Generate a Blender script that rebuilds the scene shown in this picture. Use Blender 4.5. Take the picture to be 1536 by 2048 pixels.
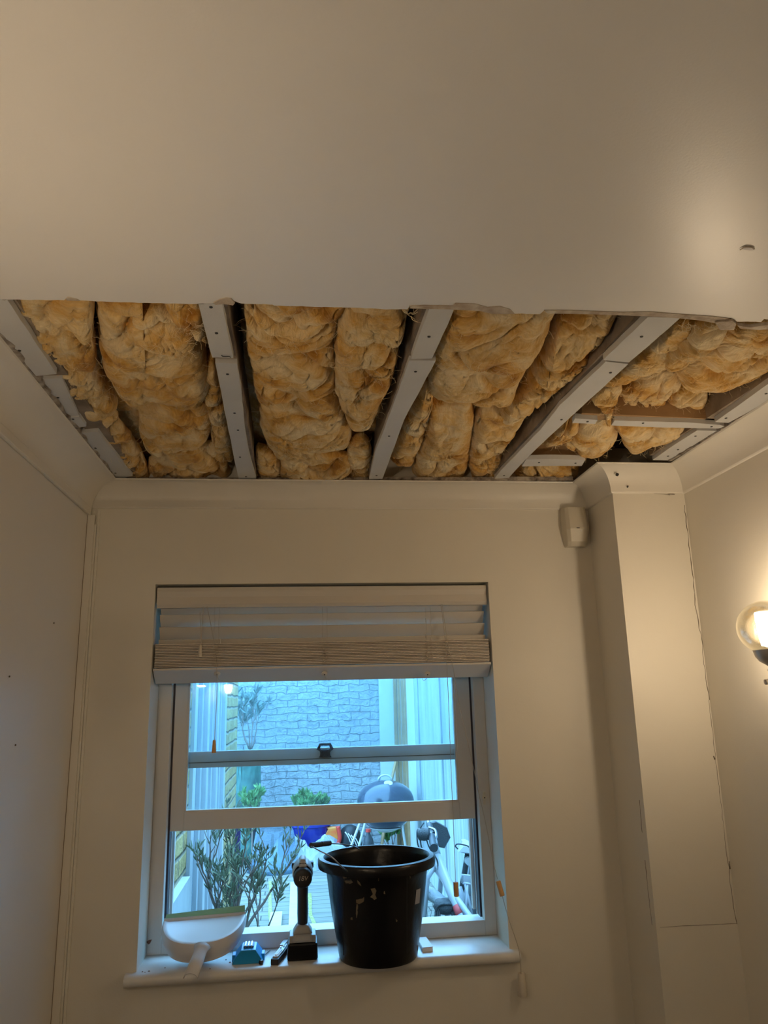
import bpy, math, random
from mathutils import Vector, Matrix, noise
random.seed(7)
C = bpy.context.scene
for o in list(bpy.data.objects): bpy.data.objects.remove(o)

# ------------------------------------------------------------------ camera
EYE = Vector((0, 0, 1.65))
YAW, PITCH, ROLL, FPX = .1152, .2441, -.0249, 1515.9
_cy, _sy = math.cos(YAW), math.sin(YAW)
FW = Vector((_sy*math.cos(PITCH), _cy*math.cos(PITCH), math.sin(PITCH)))
_R = Vector((_cy, -_sy, 0)); _U = _R.cross(FW)
RT = _R*math.cos(ROLL) + _U*math.sin(ROLL)
UP = -_R*math.sin(ROLL) + _U*math.cos(ROLL)
cd = bpy.data.cameras.new('camera'); cam = bpy.data.objects.new('camera', cd); C.collection.objects.link(cam)
cd.sensor_fit = 'HORIZONTAL'; cd.sensor_width = 36; cd.lens = FPX/1536*36
cd.clip_start = .02; cd.clip_end = 200
cam.matrix_world = Matrix(((RT.x, UP.x, -FW.x, EYE.x), (RT.y, UP.y, -FW.y, EYE.y), (RT.z, UP.z, -FW.z, EYE.z), (0, 0, 0, 1)))
C.camera = cam

# ------------------------------------------------------------------ world, exposure
w = bpy.data.worlds.new('overcast_sky'); C.world = w; w.use_nodes = True
SKY = (.23, .58, 1.0); SKY_STR = 8.8
w.node_tree.nodes['Background'].inputs[0].default_value = (*SKY, 1)
w.node_tree.nodes['Background'].inputs[1].default_value = SKY_STR
LAMP = (1.0, .80, .58); LAMP_STR = 100.0; BACK_LAMP_STR = 190.0
C.view_settings.view_transform = 'Standard'; C.view_settings.look = 'None'
C.view_settings.gamma = 1; C.view_settings.use_curve_mapping = False
C.view_settings.exposure = 0.25
C.cycles.use_denoising = True
C.cycles.max_bounces = 10; C.cycles.diffuse_bounces = 5; C.cycles.transparent_max_bounces = 16
C.cycles.sample_clamp_indirect = 8

# ------------------------------------------------------------------ room dimensions
ZC = 2.254; D = 2.10; XL = -.574; XR = 1.057; XC = .851; YC = 1.915
CH, CV, CLH, CLV = .062, .066, .080, .087
WL, WR, WT, ZS = -.387, .537, 1.972, 1.0285
YF = 2.222            # face of the window frame
GZ = -.05             # yard level
YB = -2.2             # wall behind the camera

def ray(u, v): return FW + RT*((u-768)/FPX) - UP*((v-1024)/FPX)
def at(u, v, ax, val):
    d = ray(u, v); t = (val-EYE[ax])/d[ax]; return EYE + d*t
def ZP(u, v, z=None): return at(u, v, 2, ZC if z is None else z)
def YP(u, v, y): return at(u, v, 1, y)

# ------------------------------------------------------------------ materials
def mat(name, col, rough=.6, var=0., vscale=4., bump=0., bscale=60., metal=0., spec=.5, col2=None, coat=0., detail=4, bdist=.01):
    m = bpy.data.materials.new(name); m.use_nodes = True
    nt = m.node_tree; b = nt.nodes['Principled BSDF']
    b.inputs['Roughness'].default_value = rough; b.inputs['Metallic'].default_value = metal
    b.inputs['Specular IOR Level'].default_value = spec; b.inputs['Coat Weight'].default_value = coat
    tc = nt.nodes.new('ShaderNodeTexCoord')
    if col2 is None and var > 0: col2 = tuple(max(0, c*(1-var)) for c in col)
    if col2 is not None:
        n = nt.nodes.new('ShaderNodeTexNoise'); n.inputs['Scale'].default_value = vscale; n.inputs['Detail'].default_value = detail
        r = nt.nodes.new('ShaderNodeValToRGB')
        r.color_ramp.elements[0].position = .35; r.color_ramp.elements[0].color = (*col, 1)
        r.color_ramp.elements[1].position = .68; r.color_ramp.elements[1].color = (*col2, 1)
        nt.links.new(tc.outputs['Object'], n.inputs['Vector']); nt.links.new(n.outputs['Fac'], r.inputs[0]); nt.links.new(r.outputs[0], b.inputs['Base Color'])
    else: b.inputs['Base Color'].default_value = (*col, 1)
    if bump > 0:
        n = nt.nodes.new('ShaderNodeTexNoise'); n.inputs['Scale'].default_value = bscale; n.inputs['Detail'].default_value = 3
        bp = nt.nodes.new('ShaderNodeBump'); bp.inputs['Strength'].default_value = bump; bp.inputs['Distance'].default_value = bdist
        nt.links.new(tc.outputs['Object'], n.inputs['Vector']); nt.links.new(n.outputs['Fac'], bp.inputs['Height']); nt.links.new(bp.outputs[0], b.inputs['Normal'])
    return m
def emit(name, col, s):
    m = bpy.data.materials.new(name); m.use_nodes = True; nt = m.node_tree
    b = nt.nodes['Principled BSDF']; b.inputs['Base Color'].default_value = (.9, .9, .85, 1)
    b.inputs['Emission Color'].default_value = (*col, 1); b.inputs['Emission Strength'].default_value = s
    return m
def glassy(name, tint=(1, 1, 1), dust=0., dustcol=(.8, .8, .8), refl=1., bump=0., ior=1.5):
    m = bpy.data.materials.new(name); m.use_nodes = True; nt = m.node_tree
    for n in list(nt.nodes): nt.nodes.remove(n)
    o = nt.nodes.new('ShaderNodeOutputMaterial'); t = nt.nodes.new('ShaderNodeBsdfTransparent'); t.inputs[0].default_value = (*tint, 1)
    g = nt.nodes.new('ShaderNodeBsdfGlossy'); g.inputs['Roughness'].default_value = .02
    f = nt.nodes.new('ShaderNodeFresnel'); f.inputs['IOR'].default_value = ior
    mx = nt.nodes.new('ShaderNodeMixShader'); nt.links.new(f.outputs[0], mx.inputs[0])
    nt.links.new(t.outputs[0], mx.inputs[1]); nt.links.new(g.outputs[0], mx.inputs[2]); out = mx.outputs[0]
    if bump:
        n = nt.nodes.new('ShaderNodeTexNoise'); n.inputs['Scale'].default_value = 60
        bp = nt.nodes.new('ShaderNodeBump'); bp.inputs['Strength'].default_value = bump
        nt.links.new(n.outputs['Fac'], bp.inputs['Height']); nt.links.new(bp.outputs[0], g.inputs['Normal']); nt.links.new(bp.outputs[0], f.inputs['Normal'])
    if dust:
        d = nt.nodes.new('ShaderNodeBsdfTranslucent'); d.inputs[0].default_value = (*dustcol, 1)
        m2 = nt.nodes.new('ShaderNodeMixShader'); m2.inputs[0].default_value = dust
        nt.links.new(out, m2.inputs[1]); nt.links.new(d.outputs[0], m2.inputs[2]); out = m2.outputs[0]
    nt.links.new(out, o.inputs[0]); return m

M = {}
M['wall'] = mat('wall_paint', (.74, .70, .61), .5, var=.05, vscale=3, bump=.10, bscale=240, bdist=.002)
M['panel'] = mat('panel_paint', (.74, .71, .66), .38, var=.03, vscale=2, bump=.06, bscale=120, bdist=.002)
M['ceil'] = mat('ceiling_paint', (.78, .76, .73), .36, var=.03, vscale=2, bump=.07, bscale=260, bdist=.002)
M['cove'] = mat('coving_paint', (.76, .72, .64), .42, var=.05, vscale=5, bump=.1, bscale=90, bdist=.003)
M['board'] = mat('plasterboard_paper', (.60, .60, .59), .8, var=.06, vscale=9, bump=.05, bscale=200)
M['torn'] = mat('torn_board_edge', (.42, .33, .25), .95, col2=(.62, .55, .45), vscale=40, bump=.5, bscale=120)
M['plaster'] = mat('broken_plaster', (.50, .44, .37), .95, col2=(.14, .11, .09), vscale=45, bump=.8, bscale=90)
M['timber'] = mat('joist_timber', (.34, .27, .20), .8, col2=(.16, .12, .09), vscale=14, bump=.3, bscale=60)
M['loft'] = mat('loft_boards', (.13, .08, .045), .9, col2=(.06, .04, .025), vscale=8, bump=.3, bscale=30)
M['screw'] = mat('screw_black', (.02, .02, .02), .5)
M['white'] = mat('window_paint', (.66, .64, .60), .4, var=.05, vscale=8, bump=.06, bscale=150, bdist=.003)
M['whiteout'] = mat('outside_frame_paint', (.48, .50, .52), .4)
M['sill'] = mat('sill_paint', (.72, .71, .68), .35, var=.10, vscale=14, bump=.08, bscale=90, bdist=.003)
M['track'] = mat('sash_track', (.035, .03, .045), .45)
M['slat'] = mat('slat_white', (.62, .58, .52), .45)
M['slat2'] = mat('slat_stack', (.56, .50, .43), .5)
M['cord'] = mat('cord_cream', (.45, .40, .33), .8)
M['acorn'] = mat('pull_wood', (.62, .36, .14), .5)
M['acorn2'] = mat('pull_cream', (.66, .60, .50), .5)
M['black'] = mat('black_plastic', (.006, .006, .008), .28, bump=.08, bscale=60, spec=.35)
M['rubber'] = mat('black_rubber', (.03, .032, .038), .55)
M['iron'] = mat('black_iron', (.05, .055, .06), .45, bump=.4, bscale=160)
M['chrome'] = mat('chrome', (.75, .74, .72), .12, metal=1)
M['silver'] = mat('silver_paint', (.50, .53, .56), .35, metal=.2)
M['nickel'] = mat('brushed_nickel', (.62, .58, .54), .35, metal=.7)
M['steel'] = mat('steel', (.45, .46, .48), .3, metal=1)
M['grey'] = mat('drill_grey', (.42, .43, .44), .45)
M['pan'] = mat('dustpan_plastic', (.66, .66, .67), .28, bump=.03, bscale=12)
M['green'] = mat('green_rubber', (.26, .62, .46), .5)
M['blue'] = mat('blue_plastic', (.01, .30, .66), .35)
M['paper'] = mat('white_paper', (.78, .76, .76), .6)
M['crumb'] = mat('brown_crumb', (.18, .08, .05), .9)
M['beige'] = mat('sensor_plastic', (.64, .59, .48), .45)
M['lamp'] = emit('lit_lamp_shade', LAMP, LAMP_STR)
M['lamp2'] = emit('lit_lamp_shade_bright', LAMP, BACK_LAMP_STR)
M['globe'] = glassy('globe_glass', (1, .97, .90), dust=.012, dustcol=(1, .86, .55), bump=.35)
M['glass'] = glassy('window_glass', (.90, .97, .99), dust=.035, dustcol=(.8, .9, .95))
M['dirt'] = mat('dried_plaster_smear', (.17, .135, .09), .9)
M['sticker'] = mat('sticker_grey', (.38, .36, .36), .6)
M['letter'] = mat('pale_lettering', (.55, .50, .45), .6)
# outdoors
M['stem'] = mat('shrub_bark', (.23, .17, .14), .9)
M['leaf'] = mat('shrub_leaf', (.16, .20, .12), .6, col2=(.27, .31, .22), vscale=30)
M['leaf2'] = mat('bright_leaf', (.08, .22, .06), .6, col2=(.17, .32, .10), vscale=20)
M['leafg'] = mat('grey_leaf', (.22, .30, .26), .6, col2=(.12, .18, .17), vscale=20)
M['potblue'] = mat('cobalt_glaze', (.015, .02, .22), .2, coat=.5)
M['tarp'] = mat('green_tarpaulin', (.09, .22, .18), .55, col2=(.03, .09, .08), vscale=9, bump=.6, bscale=9)
M['bagblue'] = mat('grey_sheeting', (.27, .30, .35), .45, bump=.5, bscale=14)
M['bin'] = mat('black_bin', (.01, .01, .012), .5)
M['orange'] = mat('orange_pack', (.80, .11, .03), .4, col2=(.75, .32, .05), vscale=14)
M['red'] = mat('red_plastic', (.65, .05, .03), .4)
M['kettle'] = mat('kettle_enamel', (.014, .02, .045), .22, coat=.6, bump=.15, bscale=60)
M['alu'] = mat('aluminium', (.55, .56, .55), .45, metal=.6)
M['wood'] = mat('pale_timber', (.40, .25, .12), .7, col2=(.28, .17, .08), vscale=6, bump=.2, bscale=30)
M['bike'] = mat('white_bike_paint', (.46, .48, .52), .3, coat=.4)
M['tyre'] = mat('pale_tyre', (.42, .45, .48), .8, bump=.6, bscale=120)
M['darktyre'] = mat('dark_tyre', (.03, .03, .035), .8)
M['plank'] = mat('white_plank', (.52, .55, .55), .5, var=.1, vscale=12)
M['clear'] = glassy('clear_tub', (.72, .86, .92), dust=.28, dustcol=(.55, .65, .75))
M['moss'] = mat('moss', (.20, .22, .05), .95, col2=(.35, .33, .16), vscale=40)

def node_mat(name, fn, rough=.7):
    m = bpy.data.materials.new(name); m.use_nodes = True; nt = m.node_tree
    b = nt.nodes['Principled BSDF']; b.inputs['Roughness'].default_value = rough
    fn(nt, b, nt.nodes.new('ShaderNodeTexCoord')); return m
def brick_fn(c1, c2, cm, axis, bw=.23, bh=.077, mortar=.012, bump=.6, warp=.03):
    def fn(nt, b, tc):
        N, L = nt.nodes.new, nt.links.new
        sep = N('ShaderNodeSeparateXYZ'); L(tc.outputs['Object'], sep.inputs[0])
        com = N('ShaderNodeCombineXYZ'); L(sep.outputs[axis], com.inputs[0]); L(sep.outputs[2], com.inputs[1])
        nz = N('ShaderNodeTexNoise'); nz.inputs['Scale'].default_value = 5; nz.inputs['Detail'].default_value = 3; L(tc.outputs['Object'], nz.inputs['Vector'])
        sc = N('ShaderNodeVectorMath'); sc.operation = 'SCALE'; sc.inputs[3].default_value = warp; L(nz.outputs['Color'], sc.inputs[0])
        ad = N('ShaderNodeVectorMath'); L(com.outputs[0], ad.inputs[0]); L(sc.outputs[0], ad.inputs[1])
        br = N('ShaderNodeTexBrick'); br.inputs['Scale'].default_value = 1; br.inputs['Brick Width'].default_value = bw; br.inputs['Row Height'].default_value = bh
        br.inputs['Mortar Size'].default_value = mortar; br.inputs['Mortar Smooth'].default_value = .8
        br.inputs['Color1'].default_value = (*c1, 1); br.inputs['Color2'].default_value = (*c2, 1); br.inputs['Mortar'].default_value = (*cm, 1)
        L(ad.outputs[0], br.inputs['Vector'])
        n2 = N('ShaderNodeTexNoise'); n2.inputs['Scale'].default_value = 16; n2.inputs['Detail'].default_value = 8; n2.inputs['Roughness'].default_value = .65; L(tc.outputs['Object'], n2.inputs['Vector'])
        mx = N('ShaderNodeMixRGB'); mx.blend_type = 'MULTIPLY'; mx.inputs[0].default_value = .5
        rr = N('ShaderNodeValToRGB'); rr.color_ramp.elements[0].position = .36; rr.color_ramp.elements[0].color = (.35, .35, .35, 1); rr.color_ramp.elements[1].position = .5
        L(n2.outputs['Fac'], rr.inputs[0]); L(br.outputs['Color'], mx.inputs[1]); L(rr.outputs[0], mx.inputs[2]); L(mx.outputs[0], b.inputs['Base Color'])
        ma = N('ShaderNodeMath'); ma.operation = 'MULTIPLY_ADD'; ma.inputs[1].default_value = -.7; L(br.outputs['Fac'], ma.inputs[0]); L(n2.outputs['Fac'], ma.inputs[2])
        bp = N('ShaderNodeBump'); bp.inputs['Strength'].default_value = bump; bp.inputs['Distance'].default_value = .05
        L(ma.outputs[0], bp.inputs['Height']); L(bp.outputs[0], b.inputs['Normal'])
    return fn
M['paintbrick'] = node_mat('white_painted_brick', brick_fn((.41, .44, .46), (.38, .41, .43), (.34, .37, .39), 0, bw=.26, bh=.085, mortar=.006, bump=1., warp=.10), .6)
M['stock'] = node_mat('yellow_stock_brick', brick_fn((.62, .46, .18), (.50, .34, .13), (.38, .32, .22), 1, bw=.22, bump=.8), .85)
def deck_fn(nt, b, tc):
    N, L = nt.nodes.new, nt.links.new
    br = N('ShaderNodeTexBrick'); br.inputs['Scale'].default_value = 1; br.inputs['Brick Width'].default_value = 1.4; br.inputs['Row Height'].default_value = .14
    br.inputs['Mortar Size'].default_value = .006; br.inputs['Color1'].default_value = (.19, .19, .16, 1); br.inputs['Color2'].default_value = (.24, .235, .20, 1); br.inputs['Mortar'].default_value = (.06, .06, .05, 1)
    L(tc.outputs['Object'], br.inputs['Vector'])
    mp = N('ShaderNodeMapping'); mp.inputs['Scale'].default_value = (4, 60, 4); L(tc.outputs['Object'], mp.inputs[0])
    n2 = N('ShaderNodeTexNoise'); n2.inputs['Scale'].default_value = 1; n2.inputs['Detail'].default_value = 5; L(mp.outputs[0], n2.inputs['Vector'])
    mx = N('ShaderNodeMixRGB'); mx.blend_type = 'MULTIPLY'; mx.inputs[0].default_value = .6
    rr = N('ShaderNodeValToRGB'); rr.color_ramp.elements[0].position = .3; rr.color_ramp.elements[0].color = (.45, .45, .42, 1); rr.color_ramp.elements[1].position = .6
    L(n2.outputs['Fac'], rr.inputs[0]); L(br.outputs['Color'], mx.inputs[1]); L(rr.outputs[0], mx.inputs[2]); L(mx.outputs[0], b.inputs['Base Color'])
M['deck'] = node_mat('grey_decking', deck_fn, .8)
def fence_fn(nt, b, tc):
    N, L = nt.nodes.new, nt.links.new
    mp = N('ShaderNodeMapping'); mp.inputs['Scale'].default_value = (3, 9, .5); L(tc.outputs['Object'], mp.inputs[0])
    n2 = N('ShaderNodeTexNoise'); n2.inputs['Scale'].default_value = 2.2; n2.inputs['Detail'].default_value = 8; n2.inputs['Roughness'].default_value = .65; L(mp.outputs[0], n2.inputs['Vector'])
    rr = N('ShaderNodeValToRGB'); rr.color_ramp.elements[0].position = .38; rr.color_ramp.elements[0].color = (.22, .27, .285, 1); rr.color_ramp.elements[1].position = .58; rr.color_ramp.elements[1].color = (.37, .41, .42, 1)
    L(n2.outputs['Fac'], rr.inputs[0]); L(rr.outputs[0], b.inputs['Base Color'])
M['fence'] = node_mat('washed_white_boards', fence_fn, .7)
def wool_fn(seed):
    def fn(nt, b, tc):
        N, L = nt.nodes.new, nt.links.new
        b.inputs['Specular IOR Level'].default_value = .1
        b.inputs['Sheen Weight'].default_value = .4; b.inputs['Sheen Roughness'].default_value = .6; b.inputs['Sheen Tint'].default_value = (1, .85, .6, 1)
        mp = N('ShaderNodeMapping'); mp.inputs['Location'].default_value = (seed*3.1, seed*1.7, 0); L(tc.outputs['Object'], mp.inputs[0])
        wn = N('ShaderNodeTexNoise'); wn.inputs['Scale'].default_value = 7; wn.inputs['Detail'].default_value = 3; L(mp.outputs[0], wn.inputs['Vector'])
        sc = N('ShaderNodeVectorMath'); sc.operation = 'SCALE'; sc.inputs[3].default_value = .16; L(wn.outputs['Color'], sc.inputs[0])
        ad = N('ShaderNodeVectorMath'); L(mp.outputs[0], ad.inputs[0]); L(sc.outputs[0], ad.inputs[1])
        n1 = N('ShaderNodeTexNoise'); n1.inputs['Scale'].default_value = 11; n1.inputs['Detail'].default_value = 6; n1.inputs['Roughness'].default_value = .6; L(ad.outputs[0], n1.inputs['Vector'])
        cr = N('ShaderNodeValToRGB'); e = cr.color_ramp.elements
        e[0].position = .33; e[0].color = (.44, .20, .03, 1); e[1].position = .62; e[1].color = (.86, .70, .43, 1)
        x = e.new(.43); x.color = (.70, .40, .10, 1); x = e.new(.52); x.color = (.80, .57, .26, 1)
        L(n1.outputs['Fac'], cr.inputs[0])
        st = N('ShaderNodeMapping'); st.inputs['Scale'].default_value = (26, 190, 60); L(ad.outputs[0], st.inputs[0])
        n2 = N('ShaderNodeTexNoise'); n2.inputs['Scale'].default_value = 1; n2.inputs['Detail'].default_value = 4; L(st.outputs[0], n2.inputs['Vector'])
        st2 = N('ShaderNodeMapping'); st2.inputs['Scale'].default_value = (170, 22, 60); st2.inputs['Rotation'].default_value = (0, 0, .5); L(ad.outputs[0], st2.inputs[0])
        n3 = N('ShaderNodeTexNoise'); n3.inputs['Scale'].default_value = 1; n3.inputs['Detail'].default_value = 4; L(st2.outputs[0], n3.inputs['Vector'])
        av = N('ShaderNodeMath'); L(n2.outputs['Fac'], av.inputs[0]); L(n3.outputs['Fac'], av.inputs[1])
        mx = N('ShaderNodeMixRGB'); mx.blend_type = 'MULTIPLY'; mx.inputs[0].default_value = .45
        rr = N('ShaderNodeValToRGB'); rr.color_ramp.elements[0].position = .30; rr.color_ramp.elements[0].color = (.55, .45, .32, 1); rr.color_ramp.elements[1].position = .62
        hf = N('ShaderNodeMath'); hf.operation = 'MULTIPLY'; hf.inputs[1].default_value = .5; L(av.outputs[0], hf.inputs[0])
        L(hf.outputs[0], rr.inputs[0]); L(cr.outputs[0], mx.inputs[1]); L(rr.outputs[0], mx.inputs[2]); L(mx.outputs[0], b.inputs['Base Color'])
        bp = N('ShaderNodeBump'); bp.inputs['Strength'].default_value = .7; bp.inputs['Distance'].default_value = .006; L(av.outputs[0], bp.inputs['Height']); L(bp.outputs[0], b.inputs['Normal'])
    return fn
WOOL = [node_mat('mineral_wool_%d' % i, wool_fn(i), 1.) for i in range(4)]
M['fibre'] = mat('loose_fibre', (.80, .66, .42), 1.)

# ------------------------------------------------------------------ helpers
def wloc(o):
    p = Vector((0, 0, 0))
    while o: p = p + o.location; o = o.parent
    return p
def tag(o, label=None, cat=None, group=None, kind=None):
    if label: o['label'] = label
    if cat: o['category'] = cat
    if group: o['group'] = group
    if kind: o['kind'] = kind
    return o
def empty(name, loc, label=None, cat=None, group=None, kind=None):
    o = bpy.data.objects.new(name, None); C.collection.objects.link(o); o.location = loc; o.empty_display_size = .05
    return tag(o, label, cat, group, kind)
class MB:
    def __init__(s): s.v = []; s.f = []
    def add(s, vs, fs):
        n = len(s.v); s.v += [Vector(v) for v in vs]; s.f += [tuple(i+n for i in f) for f in fs]; return s
    def box(s, a, b, mtx=None):
        x0, y0, z0 = a; x1, y1, z1 = b
        vs = [Vector(p) for p in ((x0,y0,z0),(x1,y0,z0),(x1,y1,z0),(x0,y1,z0),(x0,y0,z1),(x1,y0,z1),(x1,y1,z1),(x0,y1,z1))]
        if mtx: vs = [mtx @ p for p in vs]
        return s.add(vs, [(0,3,2,1),(4,5,6,7),(0,1,5,4),(1,2,6,5),(2,3,7,6),(3,0,4,7)])
    def prism(s, pts, vec):
        pts = [Vector(p) for p in pts]; n = len(pts); vec = Vector(vec)
        return s.add(pts+[p+vec for p in pts], [tuple(range(n))[::-1], tuple(range(n, 2*n))]+[(i, (i+1) % n, n+(i+1) % n, n+i) for i in range(n)])
    def tube(s, pts, r, seg=8, cap=True, closed=False):
        pts = [Vector(p) for p in pts]; n = len(pts); rs = r if isinstance(r, (list, tuple)) else [r]*n
        t0 = (pts[1]-pts[0]).normalized(); nx = t0.orthogonal().normalized(); vs = []
        for i, p in enumerate(pts):
            if closed: t = (pts[(i+1) % n]-pts[i-1])
            else: t = (pts[min(i+1, n-1)]-pts[max(i-1, 0)])
            t = t.normalized(); nx = (nx - t*nx.dot(t)); nx = nx.normalized() if nx.length > 1e-6 else t.orthogonal().normalized(); ny = t.cross(nx)
            for k in range(seg):
                a = 2*math.pi*k/seg; vs.append(p+(nx*math.cos(a)+ny*math.sin(a))*rs[i])
        fs = []
        for i in range(n if closed else n-1):
            j = (i+1) % n
            for k in range(seg): fs.append((i*seg+k, i*seg+(k+1) % seg, j*seg+(k+1) % seg, j*seg+k))
        if cap and not closed: fs += [tuple(range(seg))[::-1], tuple((n-1)*seg+k for k in range(seg))]
        return s.add(vs, fs)
    def lathe(s, prof, c=(0, 0, 0), seg=32, axis=None, cap=False):
        c = Vector(c); ax = Vector(axis or (0, 0, 1)).normalized(); q = Vector((0, 0, 1)).rotation_difference(ax)
        vs = []; n = len(prof)
        for r, z in prof:
            for k in range(seg):
                a = 2*math.pi*k/seg; vs.append(c+q @ Vector((r*math.cos(a), r*math.sin(a), z)))
        fs = [(i*seg+k, i*seg+(k+1) % seg, (i+1)*seg+(k+1) % seg, (i+1)*seg+k) for i in range(n-1) for k in range(seg)]
        if cap: fs += [tuple(range(seg))[::-1], tuple((n-1)*seg+k for k in range(seg))]
        return s.add(vs, fs)
    def loft(s, rings, closed=True, cap0=False, cap1=False):
        n = len(rings[0]); vs = [p for r in rings for p in r]; fs = []
        for i in range(len(rings)-1):
            for k in range(n if closed else n-1):
                fs.append((i*n+k, i*n+(k+1) % n, (i+1)*n+(k+1) % n, (i+1)*n+k))
        if cap0: fs.append(tuple(range(n))[::-1])
        if cap1: fs.append(tuple((len(rings)-1)*n+k for k in range(n)))
        return s.add(vs, fs)
    def build(s, name, m, parent=None, smooth=False, bevel=0., label=None, cat=None, group=None, kind=None, origin=None):
        if parent is not None: base = wloc(parent)
        elif origin is not None: base = Vector(origin)
        else:
            xs = [p.x for p in s.v]; ys = [p.y for p in s.v]; zs = [p.z for p in s.v]
            base = Vector(((min(xs)+max(xs))/2, (min(ys)+max(ys))/2, min(zs)))
        me = bpy.data.meshes.new(name); me.from_pydata([tuple(p-base) for p in s.v], [], s.f); me.update(); me.validate()
        if smooth: me.polygons.foreach_set('use_smooth', [True]*len(me.polygons))
        me.materials.append(m)
        o = bpy.data.objects.new(name, me); C.collection.objects.link(o)
        if parent is not None: o.parent = parent
        else: o.location = base
        if smooth == 'auto':
            try: me.set_sharp_from_angle(angle=math.radians(40))
            except Exception: pass
        if bevel:
            b = o.modifiers.new('bevel', 'BEVEL'); b.width = bevel; b.segments = 2; b.limit_method = 'ANGLE'
        return tag(o, label, cat, group, kind)
def bx(a, b, mtx=None): return MB().box(a, b, mtx)
def spline(pts, n=8):
    P = [Vector(p) for p in pts]; out = []
    for i in range(len(P)-1):
        p0 = P[max(i-1, 0)]; p1 = P[i]; p2 = P[i+1]; p3 = P[min(i+2, len(P)-1)]
        for k in range(n):
            t = k/n; out.append(.5*((2*p1)+(p2-p0)*t+(2*p0-5*p1+4*p2-p3)*t*t+(3*p1-p0-3*p2+p3)*t**3))
    return out+[P[-1]]

# ------------------------------------------------------------------ room shell
ZT = ZC+.16
bw = MB()
bw.box((XL-.15, D, 0), (WL, 2.42, ZT)); bw.box((WR, D, 0), (XR+.15, 2.42, ZT))
bw.box((WL, D, 0), (WR, 2.42, ZS-.03)); bw.box((WL, D, WT), (WR, 2.42, ZT))
bw.build('wall_back', M['wall'], kind='structure')
bx((XL-.15, YB, 0), (XL, D, ZT)).build('wall_left', M['panel'], kind='structure')
wr = bx((XR, YB, 0), (XR+.15, D, ZT)).build('wall_right', M['wall'], kind='structure')
bx((XL-.15, YB-.15, 0), (XR+.15, YB, ZT)).build('wall_behind', mat('far_wall_paint', (.22, .19, .15), .6), kind='structure')
pier = bx((XC, YC, 0), (XR, D, ZC-.001)).build('wall_pier', M['wall'], kind='structure')
bx((XL-.15, YB-.15, -.1), (XR+.15, 2.42, 0)).build('floor', mat('floor_boards', (.10, .065, .04), .5, var=.3, vscale=6), kind='structure')
# the broken ceiling: board ends in a ragged cut
front = [(-70,599),(0,599),(60,600),(128,600),(134,596),(157,601),(250,605),(395,608),(424,607),(438,600),(452,600),(464,600),(480,607),(545,609),(548,611),(650,614),(720,616),(782,619),(815,618),(819,612),(850,611),(905,612),(911,608),(935,609),(970,614),(998,615),(1018,620),(1026,627),(1080,628),(1088,621),(1140,622),(1200,624),(1245,627),(1310,626),(1362,631),(1400,634),(1425,634),(1432,637),(1462,636),(1470,640),(1474,643),(1522,644),(1528,638),(1545,640),(1620,646)]
fr = []
for i in range(len(front)-1):
    a, b = front[i], front[i+1]
    k = max(1, int((b[0]-a[0])/9))
    for j in range(k):
        t = j/k; fr.append((a[0]+(b[0]-a[0])*t, a[1]+(b[1]-a[1])*t+random.uniform(-.6, .6)))
P = [ZP(u, v) for u, v in fr]
P = [p for p in P if XL < p.x < XR]
cp = [Vector((XL, P[0].y, ZC))]+P+[Vector((XR, P[-1].y, ZC)), Vector((XR, YB, ZC)), Vector((XL, YB, ZC))]
ceil = MB().prism(cp, (0, 0, .0125)).build('ceiling', M['ceil'], kind='structure')
bx((XL-.15, YB-.15, ZC+.125), (XR+.15, 2.42, ZC+.16)).build('trim_8', M['loft'], kind='structure')
# torn paper edges of the ceiling board
def torn(pts, name='torn_edge', z=ZC-.0008, h=.006, m='torn', par=None):
    return MB().prism([at(u, v, 2, z) for u, v in pts], (0, 0, h)).build(name, M[m], par or ceil)
torn([(819,612),(850,611),(905,612),(911,607),(950,608),(975,615),(1000,613),(1020,619),(1029,628),(985,628),(960,622),(900,619),(820,617)], z=ZC-.0012)
torn([(1088,621),(1140,621),(1245,625),(1300,624),(1362,629),(1425,633),(1450,636),(1471,641),(1470,650),(1455,654),(1440,648),(1400,641),(1362,637),(1300,633),(1200,629),(1095,627)], z=ZC-.0012)
torn([(427,606),(440,600),(452,597),(462,598),(470,606),(466,611),(450,608),(430,610)], z=ZC-.002)
torn([(131,598),(136,594),(155,599),(160,602),(134,601)], z=ZC-.001)
torn([(1475,651),(1500,655),(1536,650),(1560,652),(1560,657),(1520,660),(1480,657)], z=ZC-.003)
torn([(1430,645),(1465,642),(1473,648),(1468,660),(1440,660)], z=ZC-.004)
MB().tube(spline([ZP(u, v, ZC-.0015) for u, v in [(1480,500),(1490,494),(1502,494),(1509,498)]], 4), [.0007]*13, 5).build('paint_flake', M['torn'], ceil)
MB().prism([ZP(u, v, ZC-.002) for u, v in [(1484,498),(1492,495),(1504,496),(1508,500),(1496,502)]], (0, 0, .001)).build('paint_flake', M['paper'], ceil)

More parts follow.
